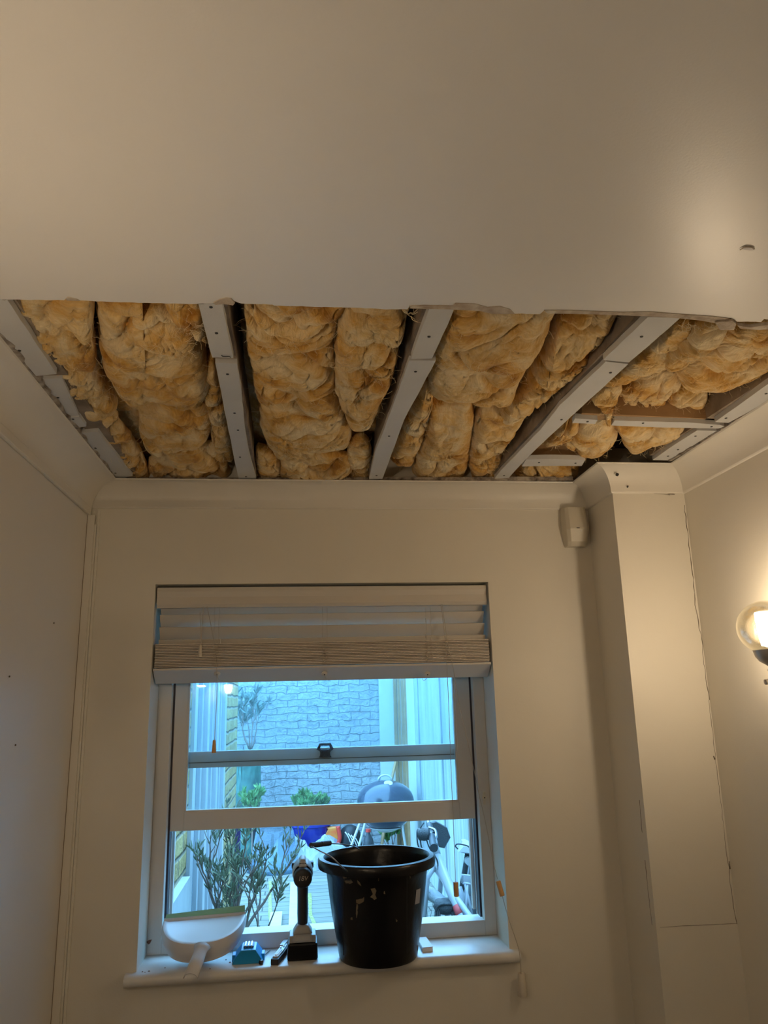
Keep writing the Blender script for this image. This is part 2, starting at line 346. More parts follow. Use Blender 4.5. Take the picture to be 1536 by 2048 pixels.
# coving: a concave profile swept along each wall with mitred ends
def cove_prof(h, v, bead=.0):
    pts = [(0, -v-.004), (.004, -v-.003), (.006, -v)]
    for i in range(9):
        a = i/8*math.pi/2
        # concave quarter: bows towards the corner
        x = .006+(h-.012)*(1-math.cos(a))**.9; z = -v+(v-.004)*math.sin(a)**.9
        pts.append((x, z))
    pts += [(h-.002, -.004), (h, -.0005)]
    return pts
def cove(name, p0, p1, d, s0, s1, h, v, hh0, hh1, m='cove'):
    """p0->p1 wall line; d = direction into the room; s0/s1 = shift per unit of offset at the ends"""
    p0, p1, d = Vector(p0), Vector(p1), Vector(d); t = (p1-p0).normalized(); mb = MB(); prof = cove_prof(h, v)
    A = []; B = []
    for x, z in prof:
        A.append(p0+d*x+t*(s0*x*hh0/h)+Vector((0, 0, z))); B.append(p1+d*x+t*(s1*x*hh1/h)+Vector((0, 0, z)))
    c0 = p0+Vector((0, 0, 0)); c1 = p1+Vector((0, 0, 0))
    mb.loft([A+[c0], B+[c1]], closed=True, cap0=True, cap1=True)
    return mb.build(name, M[m], kind='structure', smooth='auto')
Z = ZC
cv1 = cove('trim_1', (XL, D, Z), (XC, D, Z), (0, -1, 0), 1, -1, CH, CV, CLH, CH)
cv2 = cove('trim_2', (XL, YB, Z), (XL, D, Z), (1, 0, 0), 0, -1, CLH, CLV, CH, CH)
bx((XL, YB, ZC-CLV-.006), (XL+.010, D-.014, ZC-CLV+.016)).build('bead', M['cove'], cv2, bevel=.003)
cv3 = cove('trim_3', (XC, D, Z), (XC, YC, Z), (-1, 0, 0), 1, 1, CH, CV, CH, CH)
cv4 = cove('trim_4', (XC, YC, Z), (XR, YC, Z), (0, -1, 0), -1, -1, CH, CV, CH, CH)
cv5 = cove('trim_5', (XR, YC, Z), (XR, YB, Z), (-1, 0, 0), 1, 0, CH, CV, CH, CH)
# ragged plaster left standing along the coving edges
def ragged(edge, off, par, zj=.006):
    a = [ZP(u, v) for u, v in edge]; b = []
    for i, p in enumerate(a): b.append(p+Vector(off)*random.uniform(.35, 1.2))
    ring = a+b[::-1]
    MB().prism([p+Vector((0, 0, -.0005)) for p in ring], (0, 0, .012)).build('broken_plaster', M['plaster'], par)
def dens(pts, st=8):
    o = []
    for a, b in zip(pts[:-1], pts[1:]):
        n = max(1, int(math.hypot(b[0]-a[0], b[1]-a[1])/st))
        for k in range(n): o.append((a[0]+(b[0]-a[0])*k/n, a[1]+(b[1]-a[1])*k/n))
    return o+[pts[-1]]
ragged(dens([(-30,634),(0,672),(60,748),(120,824),(180,900),(231,963)]), (.011, 0, 0), cv2)
ragged(dens([(1343,922),(1400,888),(1450,857),(1500,826),(1560,788)]), (-.008, 0, 0), cv5)
ragged(dens([(236,963),(500,964),(800,963),(1145,961)], 20), (0, -.0035, 0), cv1)
# corner conduit on the left of the window wall
cc = MB(); cc.box((XL, D-.014, 0), (XL+.019, D, ZC-CLV-.004)); cc.box((XL+.019, D-.009, 0), (XL+.024, D, ZC-CLV-.03)); cc.box((XL+.0245, D-.006, 0), (XL+.031, D, ZC-CV-.01))
cc.build('trim_6', M['cove'], kind='structure', bevel=.001)
bx((XL, D-.0155, 0), (XL+.0012, D-.0138, ZC-CLV-.006)).build('trim_7', mat('dark_joint_filler', (.25, .19, .13), .9), kind='structure')  # dark brown joint line down the left corner
# cracks and filled screw holes
crackm = mat('crack_dark', (.12, .09, .06), .95)
def crack(pts, fn, par, r=.0009, name='crack', jit=1.2):
    q = []
    for u, v in dens(pts, 11): q.append(fn(u+random.uniform(-jit, jit), v))
    MB().tube(q, [r*random.uniform(.4, 1.1) for _ in q], 4).build(name, crackm, par)
fy = lambda u, v: YP(u, v, YC-.0002)
fx = lambda u, v: at(u, v, 0, XR-.0002)
crack([(1368,1010),(1378,1090),(1387,1160),(1391,1210),(1403,1280),(1410,1340),(1418,1400)], lambda u, v: fy(u, v), pier, .0012)
crack([(1418,1400),(1424,1450),(1430,1510),(1436,1560),(1442,1610),(1450,1680),(1458,1735),(1463,1790),(1474,1848)], fy, pier, .0007)
crack([(1320,1855),(1360,1852),(1430,1849),(1474,1847)], fy, pier, .0006, jit=.4)
crack([(1458,1722),(1460,1738)], fy, pier, .0018, jit=.3); crack([(1427,1512),(1430,1519)], fy, pier, .0022, jit=.3)
crack([(1229,981),(1290,985),(1340,990)], lambda u, v: YP(u, v, YC-.002), cv4, .0006, jit=.3)
crack([(1337,988),(1349,989)], lambda u, v: YP(u, v, YC-.003), cv4, .0013, jit=.3)
for u, v, r in ((1234,950,.0042), (1255,974,.002)):
    p = YP(u, v, YC-.03 if v < 960 else YC-.009)
    MB().lathe([(0, -.001), (r, -.001), (r, .004), (0, .004)], p, 12, axis=(0, -1, .6)).build('screw_hole', M['screw'], cv4)
fxc = lambda u, v: at(u, v, 0, XC-.0003)
crack([(1279,1600),(1284,1665)], fxc, pier, .0006, jit=.3); crack([(1290,1720),(1297,1790),(1304,1850)], fxc, pier, .0007, jit=.3)
for u, v in ((18,1353),(30,1490),(107,1246)): MB().lathe([(0,0),(.0018,0),(.0018,.002),(0,.002)], at(u, v, 0, XL+.001), 8, axis=(1,0,0)).build('nail_hole', crackm, bpy.data.objects['wall_left'])

# ------------------------------------------------------------------ joists with their strips of old board
def strip_quad(q, z0=ZC, h=.0125, jit=.0006):
    ring = []
    n = len(q)
    for i in range(n):
        a, b = q[i], q[(i+1) % n]; d = dens([a, b], 16)[:-1]
        ring += [Vector((p.x+random.uniform(-jit, jit), p.y+random.uniform(-jit, jit), p.z)) for p in [ZP(u, v, z0) for u, v in d]]
    return MB().prism(ring, (0, 0, h))
def joist(label, quads, tim, screws, hz=.0):
    """tim: four corners of the timber's underside in order front-left, front-right, back-right, back-left"""
    a = ZP(*tim[0]); b = ZP(*tim[1]); c = ZP(*tim[2]); d = ZP(*tim[3])
    root = empty('ceiling_joist', ((a+b+c+d)/4), label, 'ceiling joist', 'joists of the opened ceiling')
    MB().prism([p+Vector((0, 0, .0128)) for p in (a, b, c, d)], (0, 0, .11)).build('timber', M['timber'], root)
    for q, z in quads: strip_quad(q, ZC+z).build('plasterboard_strip', M['board'], root)
    for u, v, z in screws:
        MB().lathe([(0, -.0012), (.0026, -.0012), (.003, .0005), (0, .0005)], ZP(u, v, ZC+z), 10).build('screw', M['screw'], root)
    return root
def ext(tim, k=.35):
    """carry the front end on above the unbroken ceiling"""
    (a, b, c, d) = tim
    return [(a[0]+(a[0]-d[0])*k, a[1]+(a[1]-d[1])*k), (b[0]+(b[0]-c[0])*k, b[1]+(b[1]-c[1])*k), c, d]
J = {}
J[0] = joist('joist along the left coving with three stepped strips of grey board', [
    ([(-60,574),(10,602),(15,600),(113,748),(72,752),(0,669),(-60,598)], 0),
    ([(74,758),(125,757),(158,832),(136,833),(122,824),(100,795)], .006),
    ([(137,835),(158,833),(173,853),(152,856),(142,846)], .003),
    ([(153,867),(196,863),(265,952),(234,959)], .004),
    ([(73,685),(92,699),(121,746),(104,746)], .03), ([(130,757),(160,806),(181,836),(168,838),(150,800)], .03)],
    [(-40,600),(20,600),(270,952),(240,960)], [(39,701,0),(116,795,.006),(146,838,.003),(191,896,.004),(231,946,.004)])
J[1] = joist('joist second from the left carrying two grey strips and a bent staple', [
    ([(397,607),(444,608),(466,716),(424,715)], 0),
    ([(431,726),(473,727),(482,780),(490,860),(497,905),(513,962),(478,962),(465,900),(457,860),(445,800)], .003)],
    ext([(403,608),(452,608),(513,962),(480,962)]), [(422,614,0),(433,666,0),(455,748,.003),(469,826,.003),(476,860,.003),(480,914,.003),(492,953,.003)])
MB().tube(spline([ZP(u, v, ZC-.002) for u, v in [(443,711),(447,713),(458,713),(461,715)]], 4), .0008, 5).build('staple', M['screw'], J[1])
J[2] = joist('middle joist carrying two pale board strips between the two window-side bays', [
    ([(859,618),(908,618),(886,670),(864,717),(822,718),(838,672)], 0),
    ([(818,721),(872,721),(843,775),(808,840),(790,890),(765,958),(738,959),(752,900),(768,860),(790,800)], .003)],
    ext([(850,618),(903,618),(765,958),(737,958)]), [(858,673,0),(831,743,.003),(778,872,.003),(753,951,.003)])
J[3] = joist('widest joist on the right, long diagonal pale strip with one joint', [
    ([(1296,634),(1360,636),(1320,672),(1258,725),(1206,720)], 0),
    ([(1212,723),(1257,728),(1170,808),(1100,872),(1060,910),(1017,956),(989,957),(1003,940),(1080,860),(1120,810)], .003)],
    ext([(1284,634),(1352,636),(1014,957),(986,957)]), [(1283,673,0),(1221,745,.003),(1123,839,.003),(1008,951,.003)])
J[4] = joist('short joist along the right coving above the pier', [
    ([(1430,844),(1536,768),(1600,722),(1600,765),(1536,804),(1456,846)], 0),
    ([(1394,861),(1433,862),(1385,892),(1336,921),(1305,920),(1345,892)], .003),
    ([(1418,833),(1436,836),(1500,789),(1495,782)], .02)],
    [(1590,735),(1620,750),(1340,921),(1300,920)], [(1452,836,0),(1532,787,0),(1391,872,.003),(1356,899,.003),(1336,912,.003)])
def noggin(label, strips, z, tim, screws):
    c = sum((ZP(u, v) for u, v in tim), Vector())/4
    root = empty('ceiling_noggin', c, label, 'timber brace', 'braces between the right-hand joists')
    MB().prism([ZP(u, v, ZC+.0128) for u, v in tim], (0, 0, .05)).build('timber', M['wood'], root)
    for q in strips: strip_quad(q, ZC+z).build('plasterboard_strip', M['board'], root)
    for u, v in screws: MB().lathe([(0, -.0012), (.0026, -.0012), (.003, .0005), (0, .0005)], ZP(u, v, ZC+z), 10).build('screw', M['screw'], root)
    return root
noggin('long timber brace crossing from the diagonal joist to the right coving', [
    [(1150,837),(1195,840),(1190,848),(1145,846)], [(1230,841),(1300,843),(1380,845),(1440,850),(1453,854),(1436,857),(1320,855),(1222,851)]],
    .002, [(1165,826),(1440,838),(1440,848),(1150,838)], [(1175,843),(1286,846),(1423,853)])
noggin('short timber brace beside the pier, nearest the window wall', [[(1052,919),(1110,918),(1171,920),(1163,932),(1100,932),(1044,933)]],
    .002, [(1062,914),(1172,915),(1171,921),(1052,920)], [(1078,925),(1151,926)])

# ------------------------------------------------------------------ mineral wool
wool_n = 0
def wool(label, poly, z0=.012, depth=.075, amp=1., nb=160, nr=46, seed=None, hairs=90, sharp=.32):
    """one torn piece of insulation: pillow over its outline, lowest face at ZC+z0, creased by noise"""
    global wool_n
    wool_n += 1; sd = seed if seed is not None else wool_n*7.3
    poly = [(u, v+12 if v >= 945 else (v-12 if v <= 634 else v)) for u, v in poly]
    pts = [ZP(u, v, ZC+z0+.012) for u, v in poly]; n = len(pts)
    pts = spline(pts+[pts[0]], 6)[:-1]
    # resample by length
    L = [0]
    for i in range(len(pts)): L.append(L[-1]+(pts[(i+1) % len(pts)]-pts[i]).length)
    B = []; j = 0
    for k in range(nb):
        s = L[-1]*k/nb
        while L[j+1] < s: j += 1
        B.append(pts[j].lerp(pts[(j+1) % len(pts)], (s-L[j])/max(1e-9, L[j+1]-L[j])))
    c = sum(B, Vector())/nb
    c.z = 0; off = Vector((sd, sd*.37, 0))
    vs = []; H = []
    ztop = ZC+z0+depth
    def surf(x, y, r):
        q = Vector((x, y, 0))+off
        wq = q*6+noise.noise_vector(q*7)*.55
        prof = max(0., 1-r**3.2)**sharp
        z = ztop-depth*prof
        n1 = noise.noise(wq*1.1); n2 = noise.noise(wq*2.3+Vector((9, 0, 0))); n3 = noise.noise(q*38)
        cr = max(0., 1-abs(n1)*6.0); cr2 = max(0., 1-abs(n2)*5.5)
        z += amp*(.022*cr*cr+.009*cr2*cr2-.009*noise.noise(q*13)+.007*max(0., 1-abs(noise.noise(wq*4.1+Vector((3, 7, 0))))*5)**2-.004*noise.noise(q*30)+.0026*n3+.0005*noise.noise(q*90))*min(1, (1-r)*5+.25)
        return max(z, ZC+z0-.014)
    for i in range(nr+1):
        r = (i/nr)**.85
        for k in range(nb):
            b = B[k]; x = c.x+(b.x-c.x)*r; y = c.y+(b.y-c.y)*r
            if r > .85:
                e = (r-.85)/.15; jx = noise.noise_vector(Vector((b.x, b.y, sd))*26)*.007*e; x += jx.x; y += jx.y
            vs.append(Vector((x, y, surf(x, y, r))))
    fs = [(i*nb+k, (i+1)*nb+k, (i+1)*nb+(k+1) % nb, i*nb+(k+1) % nb) for i in range(nr) for k in range(nb)]
    # back closing dome
    m0 = len(vs)
    for k in range(nb):
        p = vs[nr*nb+k]; vs.append(Vector((c.x+(p.x-c.x)*.9, c.y+(p.y-c.y)*.9, min(ztop+.012, ZC+.12))))
    fs += [(nr*nb+k, m0+k, m0+(k+1) % nb, nr*nb+(k+1) % nb) for k in range(nb)]
    fs.append(tuple(m0+k for k in range(nb)))
    o = MB().add(vs, fs).build('insulation_batt', WOOL[wool_n % 4], smooth=True, label=label, cat='insulation', group='torn yellow wool batts between the joists')
    if hairs:
        hb = MB(); rnd = random.Random(int(sd*10))
        for _ in range(hairs):
            p = vs[rnd.randrange(nb*2, (nr-1)*nb)] if rnd.random() < .75 else vs[nr*nb-rnd.randrange(1, nb*3)]
            p = p.copy(); d = Vector((rnd.uniform(-1, 1), rnd.uniform(-1, 1), rnd.uniform(-.5, .1))).normalized(); q = [p+Vector((0, 0, .001))]
            st = rnd.uniform(.002, .006)
            for _k in range(5):
                d = (d+Vector((rnd.uniform(-.7, .7), rnd.uniform(-.7, .7), rnd.uniform(-.35, .35)))).normalized(); p = p+d*st; q.append(Vector((p.x, p.y, min(p.z, q[-1].z+.002))))
            hb.tube(q, .00028, 3, cap=False)
        hb.build('loose_fibres', M['fibre'], o, kind='stuff')
    return o
# backing layer in each bay so the bays are full
wool('deep brownish wool layer lying behind the others in the leftmost bay', [(30,668),(260,668),(430,690),(478,965),(245,965),(100,800)], .07, .045, .5, hairs=0)
wool('deep wool layer behind the others in the bay left of the middle joist', [(475,600),(835,612),(800,730),(735,965),(515,965),(490,800)], .07, .045, .5, hairs=0)
wool('deep wool layer behind the others in the bay right of the middle joist', [(900,618),(1240,625),(1150,740),(985,965),(770,965),(830,830)], .07, .045, .5, hairs=0)
W = wool
W('narrow creased wool roll along the leftmost joist, front half', [(4,600),(100,600),(176,603),(186,690),(198,770),(232,830),(200,858),(140,815),(92,742),(44,670)], .006, .05)
W('small frayed wool wad at the foot of the leftmost joist', [(145,822),(205,815),(250,870),(288,925),(298,960),(255,962),(210,908),(168,860)], .008, .03)
W('big pillow of wool filling the middle of the leftmost bay', [(186,603),(240,604),(282,606),(272,650),(285,690),(340,705),(400,740),(418,790),(412,835),(350,842),(290,832),(262,834),(236,815),(205,765),(192,700)], .002, .085, 1.1)
W('pale folded wool flap below the dark torn gap in the leftmost bay', [(268,655),(300,645),(340,652),(372,660),(384,715),(340,716),(290,705),(262,690)], -.004, .05)
W('thin wool tongue hanging by the cut, beside the second joist', [(330,606),(398,608),(412,680),(420,712),(395,690),(372,650),(330,640)], .008, .06)
W('round wool lump low in the leftmost bay', [(275,838),(330,828),(415,838),(420,890),(390,905),(345,915),(300,925),(278,890)], .006, .07)
W('flattened wool wad against the window wall, leftmost bay', [(296,930),(345,912),(400,903),(445,908),(455,960),(380,962),(300,962)], .010, .035)
W('dusty wool fold pressed against the left side of the second joist', [(398,765),(425,742),(445,800),(462,880),(465,935),(430,915),(415,850)], .02, .07)
W('topmost creamy wool fold at the cut, left of the middle joist', [(482,609),(600,612),(718,616),(682,652),(610,668),(540,650),(492,640)], .006, .06)
W('second creamy wool fold below the cut, left of the middle joist', [(486,634),(560,652),(620,655),(668,645),(668,700),(600,712),(540,725),(500,733),(488,690)], .0, .06)
W('third wool fold down with dark specks, left of the middle joist', [(500,730),(560,718),(660,702),(672,760),(668,800),(610,815),(545,822),(518,822),(505,780)], .0, .06)
W('fourth wool fold down, amber hollow at its top, left of the middle joist', [(518,826),(600,815),(665,808),(692,865),(704,905),(660,920),(600,925),(548,925),(522,880)], .0, .065)
W('tall shaggy wool column hugging the middle joist on its left', [(702,617),(818,619),(822,650),(808,705),(790,770),(765,830),(738,880),(708,885),(690,860),(668,800),(668,700),(684,655)], -.008, .085, 1.1, hairs=220)
W('wool wad bulging onto the coving above the window', [(562,930),(620,918),(690,922),(718,938),(712,966),(650,972),(600,970),(564,955)], .0, .035)
W('small brown wool tuft in the corner by the second joist', [(512,905),(545,915),(562,935),(560,962),(518,962)], .014, .035)
W('narrow wool tuft between the window wall and the middle joist', [(692,895),(730,885),(742,915),(733,962),(703,962)], .010, .035)
W('largest square wool batt hanging right of the middle joist', [(888,622),(1000,628),(1125,630),(1108,690),(1075,745),(1040,800),(1020,833),(940,832),(864,824),(858,785),(862,735),(875,680)], -.012, .1, .8, nb=150, nr=42, hairs=240, sharp=.3)
W('long dusty wool batt along the widest joist', [(1132,630),(1243,632),(1240,655),(1215,700),(1150,765),(1085,820),(1035,860),(985,880),(1000,835),(1045,790),(1100,705)], .012, .07)
W('lower wool roll along the widest joist ending at the window wall', [(962,840),(1020,838),(1062,830),(1040,868),(1000,920),(970,945),(945,962),(935,930),(945,880)], .006, .07)
W('slim wool wedge along the right side of the middle joist', [(858,770),(868,800),(862,850),(845,895),(822,943),(780,935),(795,885),(825,820)], .014, .07)
W('wide smooth wool batt low, between two dark seams right of the middle joist', [(862,836),(905,834),(945,838),(946,890),(930,955),(880,968),(826,968),(835,920),(852,875)], .004, .07, .7)
W('small wool tuft under the foot of the widest joist', [(985,905),(1012,895),(1000,935),(975,960),(946,962),(960,935)], .018, .04)
W('smooth fanned wool sheet right of the widest joist', [(1362,640),(1440,652),(1400,690),(1345,740),(1300,752),(1240,778),(1190,797),(1182,782),(1262,725)], .01, .07, .5)
W('pale wool ridge hanging from the torn board edge at the right', [(1412,660),(1470,648),(1462,668),(1420,705),(1385,730),(1350,745),(1305,745),(1360,700)], -.006, .055, .8)
W('wool fold in the far right corner of the cut', [(1462,660),(1560,655),(1560,720),(1505,722),(1455,725),(1420,712)], .01, .07)
W('amber wool mass over the right coving, lower edge torn', [(1375,735),(1430,712),(1560,715),(1560,745),(1500,775),(1450,790),(1400,798),(1368,795),(1352,765)], .0, .075)
W('dark torn wool clump in the hollow above the long brace', [(1235,790),(1270,770),(1320,757),(1362,768),(1358,800),(1330,822),(1290,815),(1262,805),(1232,812)], .035, .05, 1.3)
W('brown wool clump hanging right of the dark hollow', [(1352,795),(1400,795),(1418,802),(1405,830),(1380,848),(1345,840),(1330,820)], .028, .05, 1.3)
W('thin wool tendril drooping over the long brace', [(1182,798),(1218,785),(1245,785),(1228,810),(1222,850),(1212,853),(1208,825)], -.004, .03, 1.)
W('crumpled wool lump left under the long brace', [(1080,898),(1105,870),(1135,852),(1156,852),(1160,870),(1132,888),(1100,893)], .014, .05)
W('rounded wool lump below the middle of the long brace', [(1146,876),(1182,858),(1220,854),(1236,886),(1218,908),(1192,920),(1155,917),(1130,903)], .0, .06, .7)
W('pointed wool flap above the pier corner', [(1226,854),(1300,856),(1378,860),(1350,882),(1310,896),(1272,918),(1256,912),(1240,885)], .002, .06, .8)
W('strip of wool between the short brace and the window wall', [(1020,953),(1055,936),(1110,934),(1158,936),(1150,952),(1110,960),(1040,962)], .012, .04)
# stray long fibres at the torn edges
sf = MB()
for (u, v) in [(820,625),(822,632),(1365,650),(1375,648),(1380,655),(1390,650),(1400,655),(1425,655),(1265,790),(1268,800),(1262,795)]:
    p = ZP(u, v, ZC-.003)
    for _ in range(4):
        q = [p.copy()]; d = Vector((random.uniform(-.6, .6), random.uniform(-.6, .6), -random.random()*.8))
        for k in range(8): q.append(q[-1]+d*.004+Vector((random.uniform(-.002, .002), random.uniform(-.002, .002), .0004*k)))
        sf.tube(q, .00035, 4, cap=False)
sf.build('stray_fibres', M['fibre'], ceil, kind='stuff')

# ------------------------------------------------------------------ window
win = empty('window_1', ((WL+WR)/2, YF, ZS), kind='structure')
def ring(x0, x1, z0, z1, y0, y1, l, r, b, t):
    m = MB(); m.box((x0, y0, z0), (x0+l, y1, z1)); m.box((x1-r, y0, z0), (x1, y1, z1)); m.box((x0+l, y0, z0), (x1-r, y1, z0+b)); m.box((x0+l, y0, z1-t), (x1-r, y1, z1)); return m
FL, FR_ = -.350, .505                         # inner edges of the frame face
ring(WL, WR, ZS, WT, YF, YF+.03, FL-WL, WR-FR_, .038, .05).build('window_frame', M['white'], win, bevel=.0015)
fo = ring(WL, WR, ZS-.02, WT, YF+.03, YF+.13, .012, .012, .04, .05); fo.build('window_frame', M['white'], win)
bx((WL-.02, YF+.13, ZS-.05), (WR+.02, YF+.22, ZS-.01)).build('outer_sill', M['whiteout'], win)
for s, x in ((1, FL), (-1, FR_)):
    a = x-.005*s
    t = MB()
    t.box((min(a, a+.010*s), YF+.031, ZS+.038), (max(a, a+.010*s), YF+.062, WT-.05))
    t.box((min(a, a+.007*s), YF+.068, ZS+.038), (max(a, a+.007*s), YF+.10, WT-.05))
    t.build('sash_track', M['track'], win)
    t = MB(); t.box((min(a, a+.0115*s), YF+.062, ZS+.038), (max(a, a+.0115*s), YF+.068, WT-.05)); t.box((min(a, a+.012*s), YF+.112, ZS+.038), (max(a, a+.012*s), YF+.13, WT-.05))
    t.build('parting_bead', M['white'], win)
# sashes
Y1 = YF+.032
sl = [YP(333, 1640, Y1).x, YP(957, 1640, Y1).x]; zb = .5*(YP(640, 1651, Y1).z+YP(640, 1650, Y1).z); zt = WT-.03
il = YP(369, 1600, Y1).x; ir = YP(919, 1600, Y1).x; zr = YP(640, 1614, Y1).z
s1 = ring(sl[0], sl[1], zb, zt, Y1, Y1+.028, il-sl[0], sl[1]-ir, zr-zb, .04).build('lower_sash', M['white'], win, bevel=.0015)
ring(il, ir, zr, zt-.04, Y1+.004, Y1+.022, .004, .004, .004, .004).build('glazing_bead', M['white'], s1)
bx((il, Y1+.012, zr), (ir, Y1+.016, zt-.04)).build('glass_pane', M['glass'], s1)
Y2 = YF+.07
z2b = YP(640, 1528, Y2).z; z2t = YP(640, 1496, Y2).z
s2 = ring(FL, FR_, z2b, zt, Y2, Y2+.028, .035, .035, z2t-z2b, .04).build('upper_sash', M['white'], win, bevel=.0015)
bx((FL+.035, Y2+.012, z2t), (FR_-.035, Y2+.016, zt-.04)).build('glass_pane', M['glass'], s2)
bx((FL+.006, Y2-.0012, z2b+.0135), (FR_-.006, Y2+.001, z2b+.0155)).build('paint_seam', crackm, s2)
# black sash catch on the meeting rail
c0 = YP(650, 1501, Y2-.012)
def catch_pts(k): return [Vector((c0.x+x*k, c0.y, c0.z+z*k)) for x, z in ((-.024,.004),(-.015,.020),(.017,.020),(.025,.004),(.018,-.001),(.014,-.006),(-.013,-.006),(-.016,-.001))]
outer = catch_pts(1); inner = [Vector((c0.x+x, c0.y, c0.z+z)) for x, z in ((-.014,.006),(-.012,.013),(.012,.013),(.015,.006),(.013,.004),(.008,.0035),(-.007,.0035),(-.012,.004))]
mb = MB(); vv = outer+inner+[p+Vector((0,.010,0)) for p in outer]+[p+Vector((0,.010,0)) for p in inner]; ff = []
for k in range(8):
    j = (k+1) % 8; ff += [(k, j, 8+j, 8+k), (16+k, 24+k, 24+j, 16+j), (k, 16+k, 16+j, j), (8+k, 8+j, 24+j, 24+k)]
mb.add(vv, ff); ct = mb.build('sash_catch', M['iron'], s2)
MB().prism([(c0.x-.013, c0.y, c0.z-.006), (c0.x+.014, c0.y, c0.z-.006), (c0.x+.015, c0.y, c0.z-.014), (c0.x+.019, c0.y, c0.z-.019), (c0.x-.018, c0.y, c0.z-.019), (c0.x-.014, c0.y, c0.z-.014)], (0, .012, 0)).build('catch_base', M['iron'], s2)
# sill board
m = MB(); prof = [(YF, ZS), (2.084, ZS), (2.078, ZS-.002), (2.072, ZS-.008), (2.071, ZS-.015), (2.073, ZS-.022), (2.080, ZS-.027), (2.090, ZS-.028), (2.10, ZS-.028), (2.1, ZS-.03), (YF, ZS-.03)]
m.loft([[Vector((WL-.024, y if y < 2.1 else 2.1, z)) for y, z in prof], [Vector((WL, y if y < 2.1 else 2.1, z)) for y, z in prof]], True, True, True)
m.loft([[Vector((WL, y, z)) for y, z in prof], [Vector((WR, y, z)) for y, z in prof]], True, True, True)
m.loft([[Vector((WR, y if y < 2.1 else 2.1, z)) for y, z in prof], [Vector((WR+.022, y if y < 2.1 else 2.1, z)) for y, z in prof]], True, True, True)
m.build('window_sill', M['sill'], win, smooth='auto')
# clear cord cleat on the frame
p = YP(968, 1592, YF)
cl = MB(); cl.lathe([(0, -.001), (.006, -.001), (.0065, .003), (.004, .005), (0, .005)], p+Vector((0, -.001, -.004)), 14, axis=(0, -1, 0))
cl.lathe([(.0025, 0), (.0045, .002), (.0025, .004)], p+Vector((0, -.004, .008)), 14, axis=(0, -1, 0))
cl.box((p.x-.003, p.y-.004, p.z-.022), (p.x+.003, p.y, p.z+.012)); cl.build('cord_cleat', M['beige'], win, smooth='auto')
MB().lathe([(0, 0), (.0018, 0), (.0018, .001), (0, .001)], p+Vector((0, -.0058, -.004)), 8, axis=(0, -1, 0)).build('screw', M['screw'], win)
MB().prism([YP(u, v, YF-.0006) for u, v in ((292,1884),(298,1880),(304,1879),(300,1887),(297,1889))], (0, .0006, 0)).build('paint_chip', M['crumb'], win)

# ------------------------------------------------------------------ venetian blind
BY = 2.125
blind = empty('venetian_blind', ((WL+WR)/2, BY, WT), 'cream wooden venetian blind gathered up at the top of the window', 'window blind')
x0, x1 = WL+.004, WR-.004
va = MB(); vp = [(BY-.014, 1.964), (BY-.004, 1.966), (BY-.004, 1.908), (BY-.011, 1.909), (BY-.016, 1.918), (BY-.012, 1.938), (BY-.016, 1.953)]
va.loft([[Vector((x0, y, z)) for y, z in vp], [Vector((x1, y, z)) for y, z in vp]], True, True, True); va.build('valance', M['slat'], blind)
bx((x0+.006, BY, 1.925), (x1-.006, BY+.05, 1.966)).build('headrail', M['slat'], blind)
for k in range(4):
    zc = 1.905-.0335*k; xa, xb = WL+.012, WR-.012
    t = MB(); ang = math.radians(50); w2 = .0245
    r1 = []; r2 = []
    for j in range(7):
        s = -1+j/3.; bow = .0022*(1-s*s)
        yy = BY+.012-s*w2*math.cos(ang)-bow*math.sin(ang); zz = zc+s*w2*math.sin(ang)-bow*math.cos(ang)
        r1.append((yy, zz)); r2.append((yy+.0022*math.sin(ang), zz+.0022*math.cos(ang)))
    pr = r1+r2[::-1]
    t.loft([[Vector((xa, y, z)) for y, z in pr], [Vector((xb, y, z)) for y, z in pr]], True, True, True); t.build('slat', M['slat'], blind, smooth='auto')
nz = 15
for k in range(nz):
    z = 1.750+.0042*k; dx = random.uniform(-.0008, .0008)
    bx((x0+.002+dx, BY-.016+random.uniform(-.0006, .0006), z), (x1-.002+dx, BY+.034, z+.0030)).build('slat', M['slat2'], blind)
rp = [(BY-.020, 1.7475), (BY+.030, 1.7475), (BY+.036, 1.742), (BY+.034, 1.711), (BY+.028, 1.709), (BY-.020, 1.742)]
MB().loft([[Vector((x0, y, z)) for y, z in rp], [Vector((x1, y, z)) for y, z in rp]], True, True, True).build('bottom_rail', M['slat'], blind)
